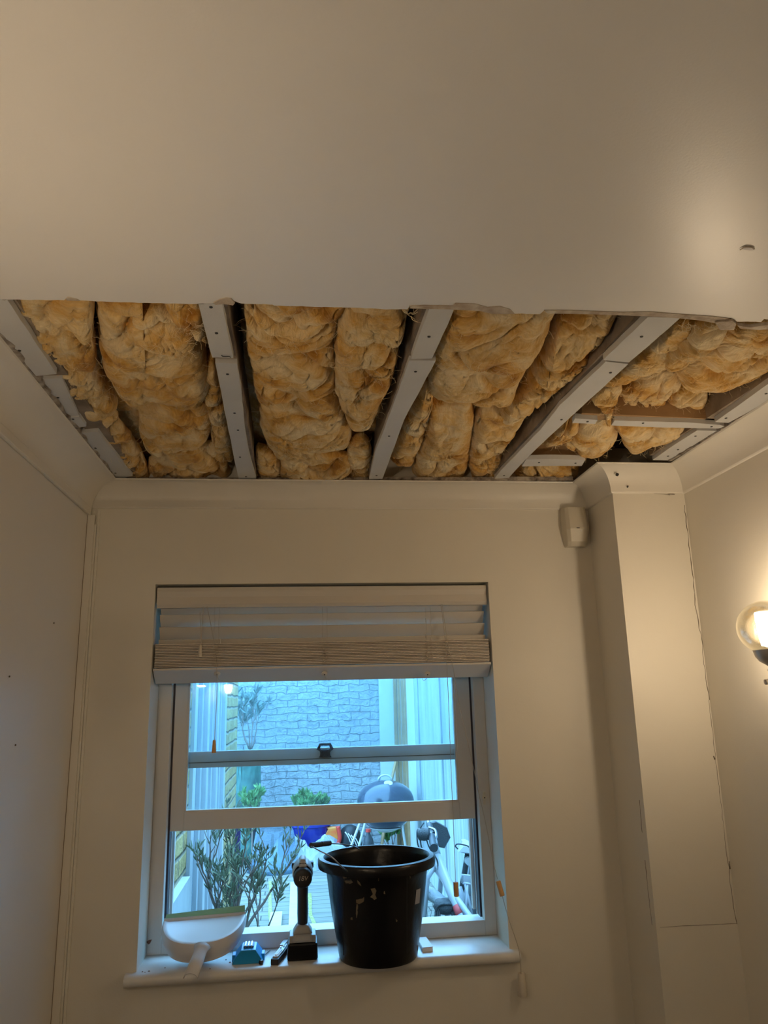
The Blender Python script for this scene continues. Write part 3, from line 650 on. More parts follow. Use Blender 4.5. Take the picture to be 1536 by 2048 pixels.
for u in (434, 649, 855):
    p = YP(u, 1348, BY-.008); nrm = Vector((0, -.7, -.7)).normalized()
    MB().lathe([(0, 0), (.0085, 0), (.008, .003), (.004, .005), (0, .005)], p+Vector((0, .003, .001)), 16, axis=nrm).build('cord_button', M['acorn2'], blind, smooth='auto')
    MB().lathe([(0, .005), (.0025, .005), (.0016, .0075), (0, .0075)], p+Vector((0, .003, .003)), 8, axis=nrm).build('cord_knot', M['screw'], blind)
    MB().tube(spline([p, p+Vector((.004, -.004, -.012)), p+Vector((.010, -.005, -.018)), p+Vector((.016, -.004, -.016))] if u < 800 else [p, p+Vector((-.004, -.004, -.012)), p+Vector((-.012, -.005, -.018)), p+Vector((-.016, -.004, -.012))], 5), .0006, 5).build('cord', M['cord'], blind)
    # ladder cords with slack coils against the stack
    lp = [YP(u+s, 1213, BY-.018) for s in (-4, 5)]
    for s, q in zip((-1, 1), lp):
        pts = [q]
        for k in range(1, 9): pts.append(Vector((q.x+s*.001*math.sin(k*2.), BY-.019, q.z+(1.745-q.z)*k/8)))
        MB().tube(spline(pts, 3), .0005, 4).build('ladder_cord', M['cord'], blind)
    q = [Vector((p.x+random.uniform(-.006, .006), BY-.0185, 1.81-.0035*k)) for k in range(18)]
    MB().tube(spline(q, 3), .0006, 4).build('ladder_cord', M['cord'], blind)
for u, v in ((441, 1244), (441, 1278), (851, 1236), (851, 1268)):
    a = YP(u, v, BY-.019); MB().tube([a, a+Vector((.0006, 0, -.013))], .0009, 5).build('cord_clip', M['chrome'], blind)
def cord(pts, name='cord'): MB().tube(spline(pts, 6), .0008, 5).build(name, M['cord'], blind)
def acorn(p, m, d=(0, 0, -1), l=.022, r0=.0035, r1=.0058, sq=False):
    MB().lathe([(0, 0), (r0, 0), (r0*1.1, .002), (r1, l-.002), (r1*.92, l), (0, l)], p, 14, axis=d).build('cord_pull', M[m], blind, smooth='auto')
by = BY-.022
cord([YP(407, 1213, by), YP(404, 1250, by), YP(402, 1291, by)]); cord([YP(400, 1225, by), YP(403, 1290, by)]); acorn(YP(401, 1290, by), 'acorn2', l=.032)
cord([YP(414, 1213, by), YP(424, 1262, by), YP(432, 1320, by), YP(434, 1380, by-.01), YP(431, 1440, by-.01), YP(429, 1482, by-.01)]); acorn(YP(428.5, 1480, by-.01), 'acorn', l=.032, r0=.0035, r1=.006)
cord([YP(882, 1208, by), YP(891, 1286, by), YP(894, 1334, by), YP(898, 1430, by-.01), YP(903, 1560, by-.012), YP(907, 1650, by-.012), YP(911, 1766, by-.012)]); acorn(YP(911.5, 1764, by-.012), 'acorn', l=.034, r0=.006, r1=.0065)
cord([YP(884, 1208, by), YP(896, 1290, by), YP(906, 1333, by), YP(914, 1385, by), YP(932, 1470, by+.02), YP(948, 1540, by+.05), YP(957, 1585, YF-.008), YP(972, 1650, 2.19), YP(985, 1718, 2.14), YP(995, 1758, 2.09)])
pa, pb = YP(996, 1762, 2.09), YP(1004, 1790, 2.085); acorn(pa, 'acorn', d=(pb-pa), l=.036, r0=.006, r1=.0065)
cord([pb, YP(1018, 1840, 2.08), YP(1036, 1893, 2.067), YP(1041, 1925, 2.064), YP(1042, 1948, 2.07)]); acorn(YP(1042.5, 1946, 2.08), 'acorn2', l=.052, r0=.008, r1=.012)

# ------------------------------------------------------------------ things on the sill
# bucket
BC = Vector((.202, 2.108, ZS))
bucket = empty('bucket', BC, 'black plastic builder\'s bucket smeared with dried plaster on the window sill', 'bucket')
def lean(mb, c=BC):
    return mb
pf = [(0, .004), (.096, .004), (.096, .0), (.101, .0), (.104, .006), (.112, .06), (.120, .12), (.1275, .18), (.1335, .235), (.1365, .240), (.1375, .250), (.155, .252), (.1565, .262), (.1565, .274), (.153, .279), (.142, .280), (.138, .276), (.136, .262), (.128, .19), (.112, .06), (.1, .012), (0, .010)]
PF = [(a*(.95 if b < .1 else .968), b*.84) for a, b in pf]
MB().lathe(PF, BC, 72).build('body', M['black'], bucket, smooth='auto')
def bk(u, v, r): # point on the outer face under a pixel
    d = ray(u, v); o = EYE-BC
    # cone radius grows with height; iterate
    t = 1.8; ob = [(b_, a_) for a_, b_ in PF[3:10]]
    for _ in range(30):
        p = o+d*t; zz = min(max(p.z, ob[0][0]), ob[-1][0]); R = ob[-1][1]
        for (z0_, r0_), (z1_, r1_) in zip(ob[:-1], ob[1:]):
            if z0_ <= zz <= z1_: R = r0_+(r1_-r0_)*(zz-z0_)/max(1e-6, z1_-z0_); break
        R += r
        a = d.x**2+d.y**2; b = 2*(o.x*d.x+o.y*d.y); c = o.x**2+o.y**2-R*R; disc = max(0, b*b-4*a*c); t = (-b-math.sqrt(disc))/(2*a)
    return EYE+d*t
smears = [[(689,1762),(700,1758),(706,1764),(700,1768),(692,1766)],[(714,1760),(720,1764),(722,1772),(716,1768)],[(712,1800),(724,1797),(729,1794),(727,1804),(718,1808),(713,1806)],[(741,1778),(749,1776),(753,1782),(751,1790),(754,1797),(748,1800),(741,1794),(746,1788)],[(756,1753),(758,1753),(758,1763),(756,1762)],[(713,1808),(716,1808),(714,1836),(712,1836)],[(792,1838),(795,1842),(793,1845)],[(819,1752),(822,1752),(822,1757),(819,1757)],[(768,1783),(770,1782),(770,1788),(768,1788)],[(684,1751),(690,1749),(694,1756),(689,1760)],[(701,1836),(705,1834),(706,1839),(702,1840)]]
for s in smears:
    a = [bk(u+random.uniform(-.8, .8), v+random.uniform(-.8, .8), .0006) for u, v in dens(s+[s[0]], 4)[:-1]]
    MB().prism(a, (0, .004, 0)).build('plaster_smear', M['dirt'], bucket)
st = [(836,1779),(841,1778),(840,1808),(835,1808)]
MB().prism([bk(u, v, .001) for u, v in [(833,1780),(841,1777),(839,1806),(830,1809)]], (0, .003, 0)).build('sticker', M['sticker'], bucket)
# wire handle lying over the left rim
hl = bk(700, 1746, .004); hub2 = BC+Vector((.10, .095, .245))
g0, g1 = YP(645, 1692, 1.965), YP(656, 1684, 2.03)
MB().tube(spline([hl, YP(683, 1733, 1.955), YP(663, 1714, 1.945), YP(640, 1702, 1.95), YP(622, 1692, 1.975)], 6), .0016, 8).build('handle_wire', M['steel'], bucket, smooth=True)
MB().tube(spline([YP(660, 1687, 2.05), YP(680, 1688, 2.09), YP(705, 1692, 2.13), YP(718, 1698, 2.18)], 6), .0016, 8).build('handle_wire', M['steel'], bucket, smooth=True)
a, b = YP(621, 1691, 1.975), YP(661, 1686, 2.05)
MB().tube([a.lerp(b, t) for t in (0, .03, .12, .47, .48, .52, .53, .9, .97, 1)], [.003, .0062, .0062, .0062, .005, .005, .0062, .0062, .006, .003], 12).build('handle_grip', M['rubber'], bucket, smooth='auto')
MB().lathe([(0, 0), (.010, 0), (.010, .006), (.006, .009), (0, .009)], hl+Vector((0, .006, 0)), 12, axis=(-.35, -1, 0)).build('handle_lug', M['dirt'], bucket)
MB().tube([bk(814, v, .0004) for v in range(1745, 1915, 10)], .0009, 4).build('moulding_seam', M['rubber'], bucket)
MB().tube([bk(687, v, .0004) for v in range(1760, 1915, 10)], .0009, 4).build('moulding_seam', M['rubber'], bucket)

# cordless drill, seen from behind
dc = Vector((.0125, 2.14, ZS))
drill = empty('cordless_drill', dc, 'cordless drill standing on its black battery, back cap marked 18V', 'power drill')
def sbox(name, cx, cy, z0, z1, wx, wy, m, par, wx2=None, wy2=None, bev=.004, **k):
    wx2 = wx if wx2 is None else wx2; wy2 = wy if wy2 is None else wy2
    vs = [(cx-wx, cy-wy, z0), (cx+wx, cy-wy, z0), (cx+wx, cy+wy, z0), (cx-wx, cy+wy, z0), (cx-wx2, cy-wy2, z1), (cx+wx2, cy-wy2, z1), (cx+wx2, cy+wy2, z1), (cx-wx2, cy+wy2, z1)]
    return MB().add(vs, [(0,3,2,1),(4,5,6,7),(0,1,5,4),(1,2,6,5),(2,3,7,6),(3,0,4,7)]).build(name, M[m], par, bevel=bev, **k)
dx, dy = dc.x, dc.y
sbox('battery', dx, dy, ZS, ZS+.040, .038, .036, 'black', drill, .037, .035, .005)
sbox('battery_rail', dx, dy, ZS+.037, ZS+.056, .033, .030, 'grey', drill, .033, .030, .002)
sbox('battery_foot', dx, dy-.006, ZS+.040, ZS+.060, .028, .030, 'grey', drill, .022, .024, .006)
sbox('battery_foot', dx, dy-.004, ZS+.058, ZS+.078, .026, .026, 'grey', drill, .014, .018, .005)
hp = [(dx, dy, ZS+.07), (dx, dy-.002, ZS+.10), (dx, dy-.004, ZS+.14), (dx, dy-.006, ZS+.175)]
rings = []
for (x, y, z), wx, wy in zip(hp, (.0125, .0138, .0135, .0145), (.02, .02, .02, .022)):
    rings.append([Vector((x+wx*math.cos(2*math.pi*k/16), y+wy*math.sin(2*math.pi*k/16), z)) for k in range(16)])
MB().loft(rings, True, True, True).build('handle', M['rubber'], drill, smooth='auto')
ax = Vector((0, 1, .02)).normalized(); mz = ZS+.188
MB().lathe([(0, 0), (.018, 0), (.0215, .002), (.0235, .007), (.0238, .03)], (dx, dy-.040, mz), 32, axis=ax).build('motor_cap', M['rubber'], drill, smooth='auto')
MB().lathe([(.0236, .03), (.0255, .034), (.027, .05), (.027, .09), (.024, .12), (.020, .135), (.019, .14), (.014, .142), (.013, .165), (.010, .18), (0, .181)], (dx, dy-.040, mz+.004), 32, axis=ax).build('gearbox', M['grey'], drill, smooth='auto')
sbox('top_ridge', dx, dy+.03, mz+.022, mz+.040, .012, .045, 'grey', drill, .006, .03, .004)
bx((dx-.008, dy-.008, mz+.0285), (dx+.008, dy-.004, mz+.0315)).build('vent_slot', M['black'], drill)
sbox('side_wing', dx, dy+.06, mz+.008, mz+.022, .029, .012, 'rubber', drill, .029, .012, .002)
fc = bpy.data.curves.new('t18', 'FONT'); fc.body = '18V'; fc.size = .0155; fc.align_x = 'CENTER'; fc.align_y = 'CENTER'; fc.extrude = .0003; fc.shear = .2
fo_ = bpy.data.objects.new('t18', fc); C.collection.objects.link(fo_); bpy.context.view_layer.update()
me = bpy.data.meshes.new_from_object(fo_.evaluated_get(bpy.context.evaluated_depsgraph_get())); bpy.data.objects.remove(fo_)
me.materials.clear(); me.materials.append(M['letter'])
lo = bpy.data.objects.new('lettering', me); C.collection.objects.link(lo); lo.parent = drill; lo.location = Vector((dx, dy-.0406, mz+.001))-dc; lo.rotation_euler = (math.radians(90), 0, 0)

# blue moulded gauge/holder
gx0, gx1 = -.160, -.086
cx = -.122; y0 = 2.108; y1 = 2.185
gb = empty('drill_bit_case', (cx, y0+.03, ZS), 'blue plastic sloping case holding silver bits, between dustpan and knife', 'bit case')
vs = [(cx-.038, y0, ZS), (cx+.038, y0, ZS), (cx+.038, y1-.012, ZS), (cx-.038, y1-.012, ZS),
      (cx-.018, y0, ZS+.031), (cx+.018, y0, ZS+.031), (cx+.019, y1-.02, ZS+.034), (cx-.017, y1-.02, ZS+.034), (cx-.036, y0, ZS+.006), (cx+.036, y0, ZS+.006), (cx+.036, y1-.012, ZS+.01), (cx-.036, y1-.012, ZS+.01)]
MB().add(vs, [(0,3,2,1),(4,5,6,7),(0,1,9,8),(8,9,5,4),(1,2,10,9),(9,10,6,5),(2,3,11,10),(10,11,7,6),(3,0,8,11),(11,8,4,7)]).build('shell', M['blue'], gb, bevel=.0015)
bx((cx-.012, y0+.015, ZS+.0315), (cx+.013, y0+.05, ZS+.0362)).build('tray', mat('tray_blue_dark', (.01, .12, .35), .5), gb)
for k in range(3): bx((cx-.009+.0075*k, y0+.012, ZS+.034), (cx-.0055+.0075*k, y0+.048, ZS+.0385)).build('silver_bit', M['steel'], gb)
for sx in (-1, 1): bx((cx+sx*.036-.004, y0+.02, ZS), (cx+sx*.036+.004, y0+.05, ZS+.016)).build('side_clip', M['blue'], gb, bevel=.001)

# black bit lying beside it
a, b = ZP(522, 1916, ZS+.003), ZP(540, 1901, ZS+.003)
MB().tube([a, a.lerp(b, .2), a.lerp(b, .22), b], [.0022, .0022, .0015, .001], 8).build('drill_bit', M['iron'], label='thin black drill bit lying between the blue case and the knife', cat='drill bit')
a = ZP(519, 1924, ZS+.005)
MB().lathe([(0, -.005), (.005, -.005), (.006, 0), (.004, .004), (0, .005)], a+Vector((.004, .0, 0)), 10).build('rubber_knob', M['black'], gb)

# folding utility knife
ka, kb = ZP(549, 1931, ZS), ZP(577, 1893, ZS); kd = (kb-ka).normalized(); ks = Vector((kd.y, -kd.x, 0)); kl = (kb-ka).length
knife = empty('utility_knife', (ka+kb)/2, 'silver and black folding utility knife on the sill beside the drill', 'utility knife')
def kpt(t, s, z): return ka+kd*(t*kl)+ks*s+Vector((0, 0, z))
def slab(pts, z0, z1, name, m, bev=0): return MB().prism([kpt(t, s, z0) for t, s in pts], (0, 0, z1-z0)).build(name, M[m], knife, bevel=bev)
slab([(0, -.010), (0, .009), (.35, .011), (.7, .010), (.95, .004), (1, -.006), (.8, -.010), (.4, -.011)], 0, .014, 'grip', 'rubber', .002)
slab([(.06, -.007), (.06, .006), (.38, .008), (.75, .006), (.72, -.007), (.3, -.008)], .013, .018, 'handle_scale', 'silver', .0015)
slab([(.10, -.004), (.10, .004), (.38, .006), (.42, -.005)], .0175, .0195, 'inlay', 'paper')
slab([(.6, -.009), (.6, .002), (1.02, .004), (1.06, -.006), (.95, -.010)], .010, .021, 'blade_holder', 'silver', .001)
for t, s in ((.48, -.002), (.56, .003), (.9, -.003)): MB().lathe([(0, .018), (.002, .018), (.002, .0215), (0, .0215)], kpt(t, s, 0), 8).build('rivet', M['chrome'], knife)

# dustpan upside down
dp = empty('dustpan', (-.24, 2.15, ZS), 'white plastic dustpan with green lip, upturned on the left of the sill', 'dustpan')
def dface(n=56, sc=1., dz=0., back=0.):
    out = []
    for i in range(n):
        a = math.pi*(1+i/(n-1)); ex, ey = math.cos(a), math.sin(a)
        X = -.2385+.103*sc*math.copysign(abs(ex)**.8, ex); Yv = 2.197-back+.107*sc*math.copysign(abs(ey)**.95, ey)
        out.append(Vector((X, Yv, 1.118+(Yv-2.197)*.30+(X+.2385)*.03+dz)))
    return out
top = dface(); rr = [top]
for f in (.05, .15, .35, .6, .8, .93, 1.):
    w_ = math.sin(math.pi*.5*f)
    ring_ = []
    for k, p in enumerate(dface(sc=1+.035*math.sin(math.pi*min(1, f*1.3))-.10*max(0, f-.6))):
        front = max(0., math.sin(math.pi*k/55))
        ring_.append(Vector((p.x, p.y, p.z-f*(.030+.014*front**.6))))
    rr.append(ring_)
under = [Vector((-.2385+(p.x+.2385)*.88, 2.197+(p.y-2.197)*.9, p.z-.004)) for p in rr[-1]]
m = MB(); m.loft(rr+[under, [Vector((-.2385+(p.x+.2385)*.02, 2.16+(p.y-2.16)*.02, under[28].z)) for p in under]], False)
tc_ = Vector((-.2385, 2.197, 1.118))
inset = [p.lerp(tc_, .04)+Vector((0, 0, .001)) for p in top]; in2 = [p.lerp(tc_, .10)-Vector((0, 0, .001)) for p in top]; in3 = [p.lerp(tc_, .97)-Vector((0, 0, .0015)) for p in top]
m.loft([top, inset, in2, in3], False)
body = m.build('pan', M['pan'], dp, smooth='auto')
e0, e1 = top[0], top[-1]
MB().prism([e0+Vector((.002, .002, .001)), e1+Vector((-.001, .002, .001)), e1+Vector((-.002, .006, .019)), e0+Vector((.004, .006, .013))], (0, .002, -.001)).build('rubber_lip', M['green'], dp)
MB().prism([e0+Vector((.0, -.002, -.004)), e1+Vector((0, -.002, -.004)), e1+Vector((0, -.001, .004)), e0+Vector((.0, -.001, .004))], (0, .006, 0)).build('lip_channel', M['pan'], dp)
ha, hb = YP(402, 1902, 2.062), YP(381, 1957, 1.985); hd = (hb-ha).normalized(); hs = hd.cross(Vector((0, 0, 1))).normalized(); hu = hs.cross(hd)
rings = []
for f, wd in ((-.12, .019), (.0, .015), (.1, .0135), (.4, .0145), (1., .0150)):
    p = ha+(hb-ha)*f; ro = [p+hs*(wd*math.cos(a))+hu*(wd*.8*math.sin(a)) for a in [math.pi*k/14 for k in range(15)]]
    rings.append(ro)
hm = MB(); hm.loft(rings, False); ho = hm.build('handle', M['pan'], dp, smooth='auto'); so = ho.modifiers.new('solid', 'SOLIDIFY'); so.thickness = .002
pp = ha+(hb-ha)*.62+hu*.0118
MB().lathe([(0, 0), (.0048, 0), (.0048, .0012), (0, .0012)], pp, 14, axis=hu).build('hanging_hole', M['screw'], dp)

# small white packet
a = [ZP(u, v, ZS) for u, v in ((834,1884),(852,1883),(866,1903),(845,1905))]
pk = empty('paper_packet', a[0], 'small white folded paper packet on the sill right of the bucket', 'paper packet')
MB().prism(a, (0, 0, .009)).build('packet', M['paper'], pk, bevel=.001)
MB().prism([p+Vector((.001, .002, .0092)) for p in a], (0, 0, .0015)).build('flap', M['paper'], pk)
# crumbs
for i, (u, v) in enumerate(((285,1944),(290,1945),(298,1943),(452,1920),(460,1925),(420,1938),(330,1936),(474,1936))):
    p = ZP(u, v, ZS); s = random.uniform(.0015, .0035); m = MB()
    m.add([(p.x-s, p.y-s*.6, ZS), (p.x+s, p.y-s*.3, ZS), (p.x+s*.3, p.y+s, ZS), (p.x, p.y, ZS+s*.9)], [(0,2,1),(0,1,3),(1,2,3),(2,0,3)])
    m.build('debris_crumb', M['crumb'] if i != 7 else M['paper'], label='tiny crumb of brown debris scattered on the window sill' if i != 7 else 'tiny white crumb in front of the blue bit case', cat='crumb', group='crumbs on the window sill' if i != 7 else None)

# ------------------------------------------------------------------ motion sensor in the corner
px0, px1 = YP(1131, 1050, 2.06).x, YP(1179, 1050, 2.06).x; pt_, pb_ = YP(1157, 1013, 2.06).z, YP(1157, 1090, 2.06).z; pm = YP(1157, 1056, 2.06).z
sen = empty('motion_sensor', ((px0+px1)/2, D, pb_), 'cream wall motion sensor under the coving beside the pier', 'motion sensor')
rings = []
for z, f, w in ((pt_+.002, .02, .0), (pt_, .034, .002), (pm, .046, .0), (pm-.003, .046, .0), (pb_+.012, .034, .004), (pb_, .022, .006)):
    rings.append([Vector((px0+w, D, z)), Vector((px0+w+.004, D-f*.75, z)), Vector((px0+w+.012, D-f, z)), Vector((px1-w-.010, D-f, z)), Vector((px1-w-.002, D-f*.8, z)), Vector((px1-w, D, z))])
MB().loft(rings[::-1], True, True, True).build('housing', M['beige'], sen, bevel=.0015)
zq = pm-.001
bx(((px0+px1)/2-.006, D-.0475, zq-.001), ((px0+px1)/2+.003, D-.045, zq+.001)).build('indicator_slot', M['screw'], sen)
MB().lathe([(0, 0), (.002, 0), (.0015, .001), (0, .001)], ((px0+px1)/2+.008, D-.0445, zq-.008), 8, axis=(0, -1, -.4)).build('indicator_led', M['paper'], sen)

# ------------------------------------------------------------------ wall lamps
def sconce(name_label, c, wx, lm='lamp'):
    """c = globe centre; wx = x of the wall behind it"""
    s = 1 if wx > c.x else -1
    root = empty('wall_lamp', (wx, c.y, c.z-.11), name_label, 'wall lamp', 'round globe wall lamps')
    R = .060; pr = []
    for k in range(25):
        a = math.pi*(.06+.77*k/24); pr.append((R*math.sin(a)*1.0, R*math.cos(a)*.93))
    MB().lathe(pr, c, 40).build('glass_globe', M['globe'], root, smooth=True)
    MB().lathe([(0, -.048), (.012, -.048), (.0155, -.040), (.0195, -.01), (.0215, .030), (.0205, .032), (0, .032)], c, 28).build('lit_shade', M[lm], root, smooth='auto')
    zc = R*math.cos(math.pi*.83)*.93
    MB().lathe([(.0345, zc+.003), (.0335, zc), (.031, zc-.010), (.024, zc-.020), (.012, zc-.028), (.008, zc-.032), (.012, zc-.038), (.008, zc-.044), (0, zc-.046)], c, 32).build('chrome_cup', M['nickel'], root, smooth='auto')
    z2 = c.z+zc-.046
    MB().tube(spline([Vector((c.x-s*.022, c.y, z2-.016)), Vector((c.x-s*.012, c.y, z2-.014)), Vector((c.x, c.y, z2-.004)), Vector((c.x+s*.03, c.y, z2-.004)), Vector((wx-s*.012, c.y, z2-.02))], 6), .0055, 12).build('arm', M['nickel'], root, smooth=True)
    MB().lathe([(0, .0), (.045, .0), (.045, .004), (.038, .010), (.015, .013), (0, .014)], (wx, c.y, z2-.02), 28, axis=(-s, 0, 0)).build('wall_plate', M['nickel'], root, smooth='auto')
LC = at(1535, 1255, 0, .965)
sconce('lit clear globe lamp on the right wall at the picture edge', LC, XR)
sconce('lit clear globe lamp on the left wall, farthest from the window', Vector((-.474, -.82, 1.765)), XL, 'lamp2')

# ================================================================== the yard outside
bx((-6, 2.42, GZ-.1), (4, 10.1, GZ), None).build('floor_yard', M['deck'], kind='structure')
gw = bx((-6, 9.8, GZ), (4, 10.1, 2.7)).build('wall_garden', M['paintbrick'], kind='structure')
fw = MB(); fw.box((1.27, 2.42, GZ), (1.40, 9.8, 2.5)); fence = fw.build('wall_boarded', M['fence'], kind='structure')
for i, y in enumerate((3.2, 4.3, 5.6, 6.9, 8.2)):
    bx((1.255, y, GZ), (1.271, y+.07, 2.5)).build('cover_strip', M['fence'], fence)
bx((1.262, 8.5, GZ), (1.271, 9.5, 2.5)).build('cover_strip', M['plank'], fence)
for pts in ([(541,1762),(540,1800),(543,1850)], [(618,1786),(622,1830),(640,1880)]):
    q = [ZP(u, v, GZ+.004) for u, v in dens(pts, 12)]
    MB().loft([[p+Vector((-.016+random.uniform(-.006, .006), 0, 0)), p+Vector((.016+random.uniform(-.006, .006), 0, 0)), p+Vector((.01, 0, -.006)), p+Vector((-.01, 0, -.006))] for p in q]).build('moss_line', M['moss'], bpy.data.objects['floor_yard'])
# wing of the house on the left
XWG = -.45
wing = MB(); wing.box((-.75, 2.42, 1.0), (XWG, 3.40, 2.75)); wing.box((-.75, 4.86, GZ), (XWG, 5.95, 2.75)); wing.box((-.75, 3.40, 2.45), (XWG, 4.86, 2.75)); wing.box((-1.3, 5.6, GZ), (-.75, 5.95, 2.75))
wo = wing.build('wall_wing', M['stock'], kind='structure')
pl = MB(); pl.box((-.75, 2.42, GZ), (XWG+.03, 3.3, 1.0)); pl.build('white_plinth', M['plank'], wo)
bx((-.75, 3.3, GZ), (-.70, 5.0, 2.75)).build('inner_wall', mat('room_beyond', (.30, .36, .42), .8), wo)
w2 = empty('window_2', (XWG, 3.02, GZ), kind='structure')
fr_ = MB(); ys = [3.44, 3.92, 4.38, 4.82]
for y in ys: fr_.box((XWG-.06, y-.045, GZ), (XWG+.015, y+.045, 2.45))
fr_.box((XWG-.06, 3.4, GZ), (XWG+.01, 4.86, GZ+.12)); fr_.box((XWG-.06, 3.4, 2.38), (XWG+.01, 4.86, 2.45))
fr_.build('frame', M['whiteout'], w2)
for a, b in zip(ys[:-1], ys[1:]):
    m = MB(); m.box((XWG-.05, a+.05, GZ+.12), (XWG-.005, a+.11, 2.38)); m.box((XWG-.05, b-.11, GZ+.12), (XWG-.005, b-.05, 2.38)); m.box((XWG-.05, a+.11, GZ+.12), (XWG-.005, b-.11, GZ+.22)); m.box((XWG-.05, a+.11, 2.3), (XWG-.005, b-.11, 2.38))
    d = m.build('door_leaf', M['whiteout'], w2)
    bx((XWG-.03, a+.11, GZ+.22), (XWG-.022, b-.11, 2.3)).build('glass_pane', mat('outer_glass', (.24, .32, .38), .08, spec=.8), d)
tag(bx((XWG+.0, 5.95, GZ), (XWG+.035, 6.02, YP(472, 1625, 6).z)).build('door_post', mat('dark_violet', (.05, .03, .12), .4)), 'dark violet post at the far corner of the house wing', 'post')  # thin upright strip in one even dark violet
# grey panel and leaning timbers at the far right corner
def vbox(name, u0, u1, y, z0, z1, th, m, **k):
    a, b = YP(u0, 1450, y).x, YP(u1, 1450, y).x; return bx((a, y, z0), (b, y+th, z1)).build(name, M[m], **k)
vbox('door_panel', 760, 789, 9.7, GZ, 2.68, .08, 'plank', label='tall pale panel standing against the painted brick wall', cat='panel')
for i, (u0, u1, y, z1) in enumerate(((789,795,9.5,2.65),(797,802,9.35,2.6),(804,809,9.3,2.62),(810,816,9.1,2.7))):
    vbox('timber_post', u0, u1, y, GZ, z1, .05, 'wood', label=['leftmost thin timber post beside the pale panel','second thin timber post in the far corner','third thin timber post in the far corner','rightmost and nearest timber post in the far corner'][i], cat='timber', group='timbers standing in the far corner')
a, b = YP(783, 1560, 9.2), YP(797, 1500, 9.4)
tag(MB().tube([YP(762, 1700, 9.0), a, b], .018, 6).build('garden_cane', M['wood']), 'pale stick leaning up behind the barbecue', 'stick')
tag(bx((YP(577,1800,6.4).x, 5.3, GZ), (YP(598,1800,7).x, 8.0, GZ+.03)).build('white_board', M['plank'], bevel=.003), 'longer white board lying on the decking behind the drill', 'board', 'white boards on the decking')
tag(bx((YP(538,1840,6.6).x, 5.2, GZ), (YP(563,1840,6.6).x, 6.95, GZ+.03)).build('white_board', M['plank'], bevel=.003), 'shorter white board lying on the decking left of the drill', 'board', 'white boards on the decking')

# leafy plants: woody stems with narrow leaves as separate parts
def plant(name, label, cat, base, h, spread, nst, ll, lw, leaf, seed, stemm='stem', nsub=5, nleaf=16, up=.9, r0=.006, lowleaf=.25, group=None):
    rnd = random.Random(seed); base = Vector(base); root = empty(name, base, label, cat, group); sb = MB(); lb = MB()
    def leafat(p, d):
        d = (d+Vector((rnd.uniform(-1, 1), rnd.uniform(-1, 1), rnd.uniform(-.3, .9)))*.9).normalized(); s = d.cross(Vector((rnd.uniform(-1, 1), rnd.uniform(-1, 1), rnd.uniform(-1, 1)))).normalized()
        n = d.cross(s)*.12; l = ll*rnd.uniform(.6, 1.2); w_ = lw*rnd.uniform(.7, 1.2)
        lb.add([p, p+d*l*.35+s*w_+n*l, p+d*l*.8+s*w_*.6+n*l, p+d*l, p+d*l*.8-s*w_*.6+n*l, p+d*l*.35-s*w_+n*l, p+d*l*.5], [(0,1,6),(1,2,6),(2,3,6),(3,4,6),(4,5,6),(5,0,6)])
    def grow(p, d, L, r, lev):
        q = [p.copy()]; n = 7
        for k in range(n):
            d = (d+Vector((rnd.uniform(-.22, .22), rnd.uniform(-.22, .22), .10*up))).normalized(); p = p+d*(L/n); q.append(p.copy())
            if lev > 0 and k > 1 and rnd.random() < nsub/5.: grow(p, (d+Vector((rnd.uniform(-1, 1), rnd.uniform(-1, 1), rnd.uniform(0, .6)))*.75).normalized(), L*rnd.uniform(.35, .6), r*.55, lev-1)
            if lev < 2 and (k/n > lowleaf): 
                for _ in range(max(1, nleaf//n)): leafat(p, d)
        for _ in range(3): leafat(p, d)
        sb.tube(q, [r*(1-.7*i/n) for i in range(n+1)], 5)
    for i in range(nst):
        a = 2*math.pi*i/nst+rnd.uniform(-.4, .4); grow(base+Vector((math.cos(a), math.sin(a), 0))*spread*.08, Vector((math.cos(a)*spread/h, math.sin(a)*spread/h, 1)).normalized(), h*rnd.uniform(.75, 1.1), r0, 2)
    sb.build('stems', M[stemm], root, smooth=True); lb.build('foliage', M[leaf], root)
    return root
pz = YP(455, 1885, 3.5).z; sx_ = YP(448, 1862, 3.5).x
plant('oleander_shrub', 'open woody shrub with narrow grey-green leaves just outside the window', 'shrub', (sx_+.04, 3.5, pz-.02), .33, .20, 8, .040, .0032, 'leaf', 4, nsub=3.2, nleaf=9, r0=.009, lowleaf=.45)
plant('oleander_shrub', 'slimmer leaning shrub with long pale leaves right of the woody one', 'shrub', (sx_+.13, 3.42, pz-.02), .27, .22, 4, .048, .0034, 'leaf', 9, nsub=2.2, nleaf=8, r0=.005, lowleaf=.3)
MB().lathe([(0, 0), (.15, 0), (.19, .26), (.205, .27), (.205, .30), (.18, .30), (.175, .26), (0, .25)], (sx_+.05, 3.5, pz-.30), 32).build('plant_pot', M['tarp'], label='pot holding the woody shrubs outside the window', cat='plant pot', smooth='auto')
bx((XWG+.04, 3.33, GZ), (.0, 3.72, pz-.30)).build('plant_bench', M['wood'], label='low timber bench under the shrub pot outside the window', cat='bench')
cxp = YP(500, 1500, 9.3).x
cp_ = plant('climbing_plant', 'sparse twiggy plant against the painted brick wall, rising above the covered stand', 'plant', (cxp, 9.25, GZ), .52, .22, 0, .10, .012, 'leafg', 12) if 0 else None
def tallplant():
    return plant('climbing_plant', 'sparse twiggy plant against the painted brick wall, rising above the covered stand', 'plant', (cxp, 9.28, 1.15), .40, .20, 5, .10, .011, 'leafg', 12, nsub=2.2, nleaf=8, r0=.010, lowleaf=.3)
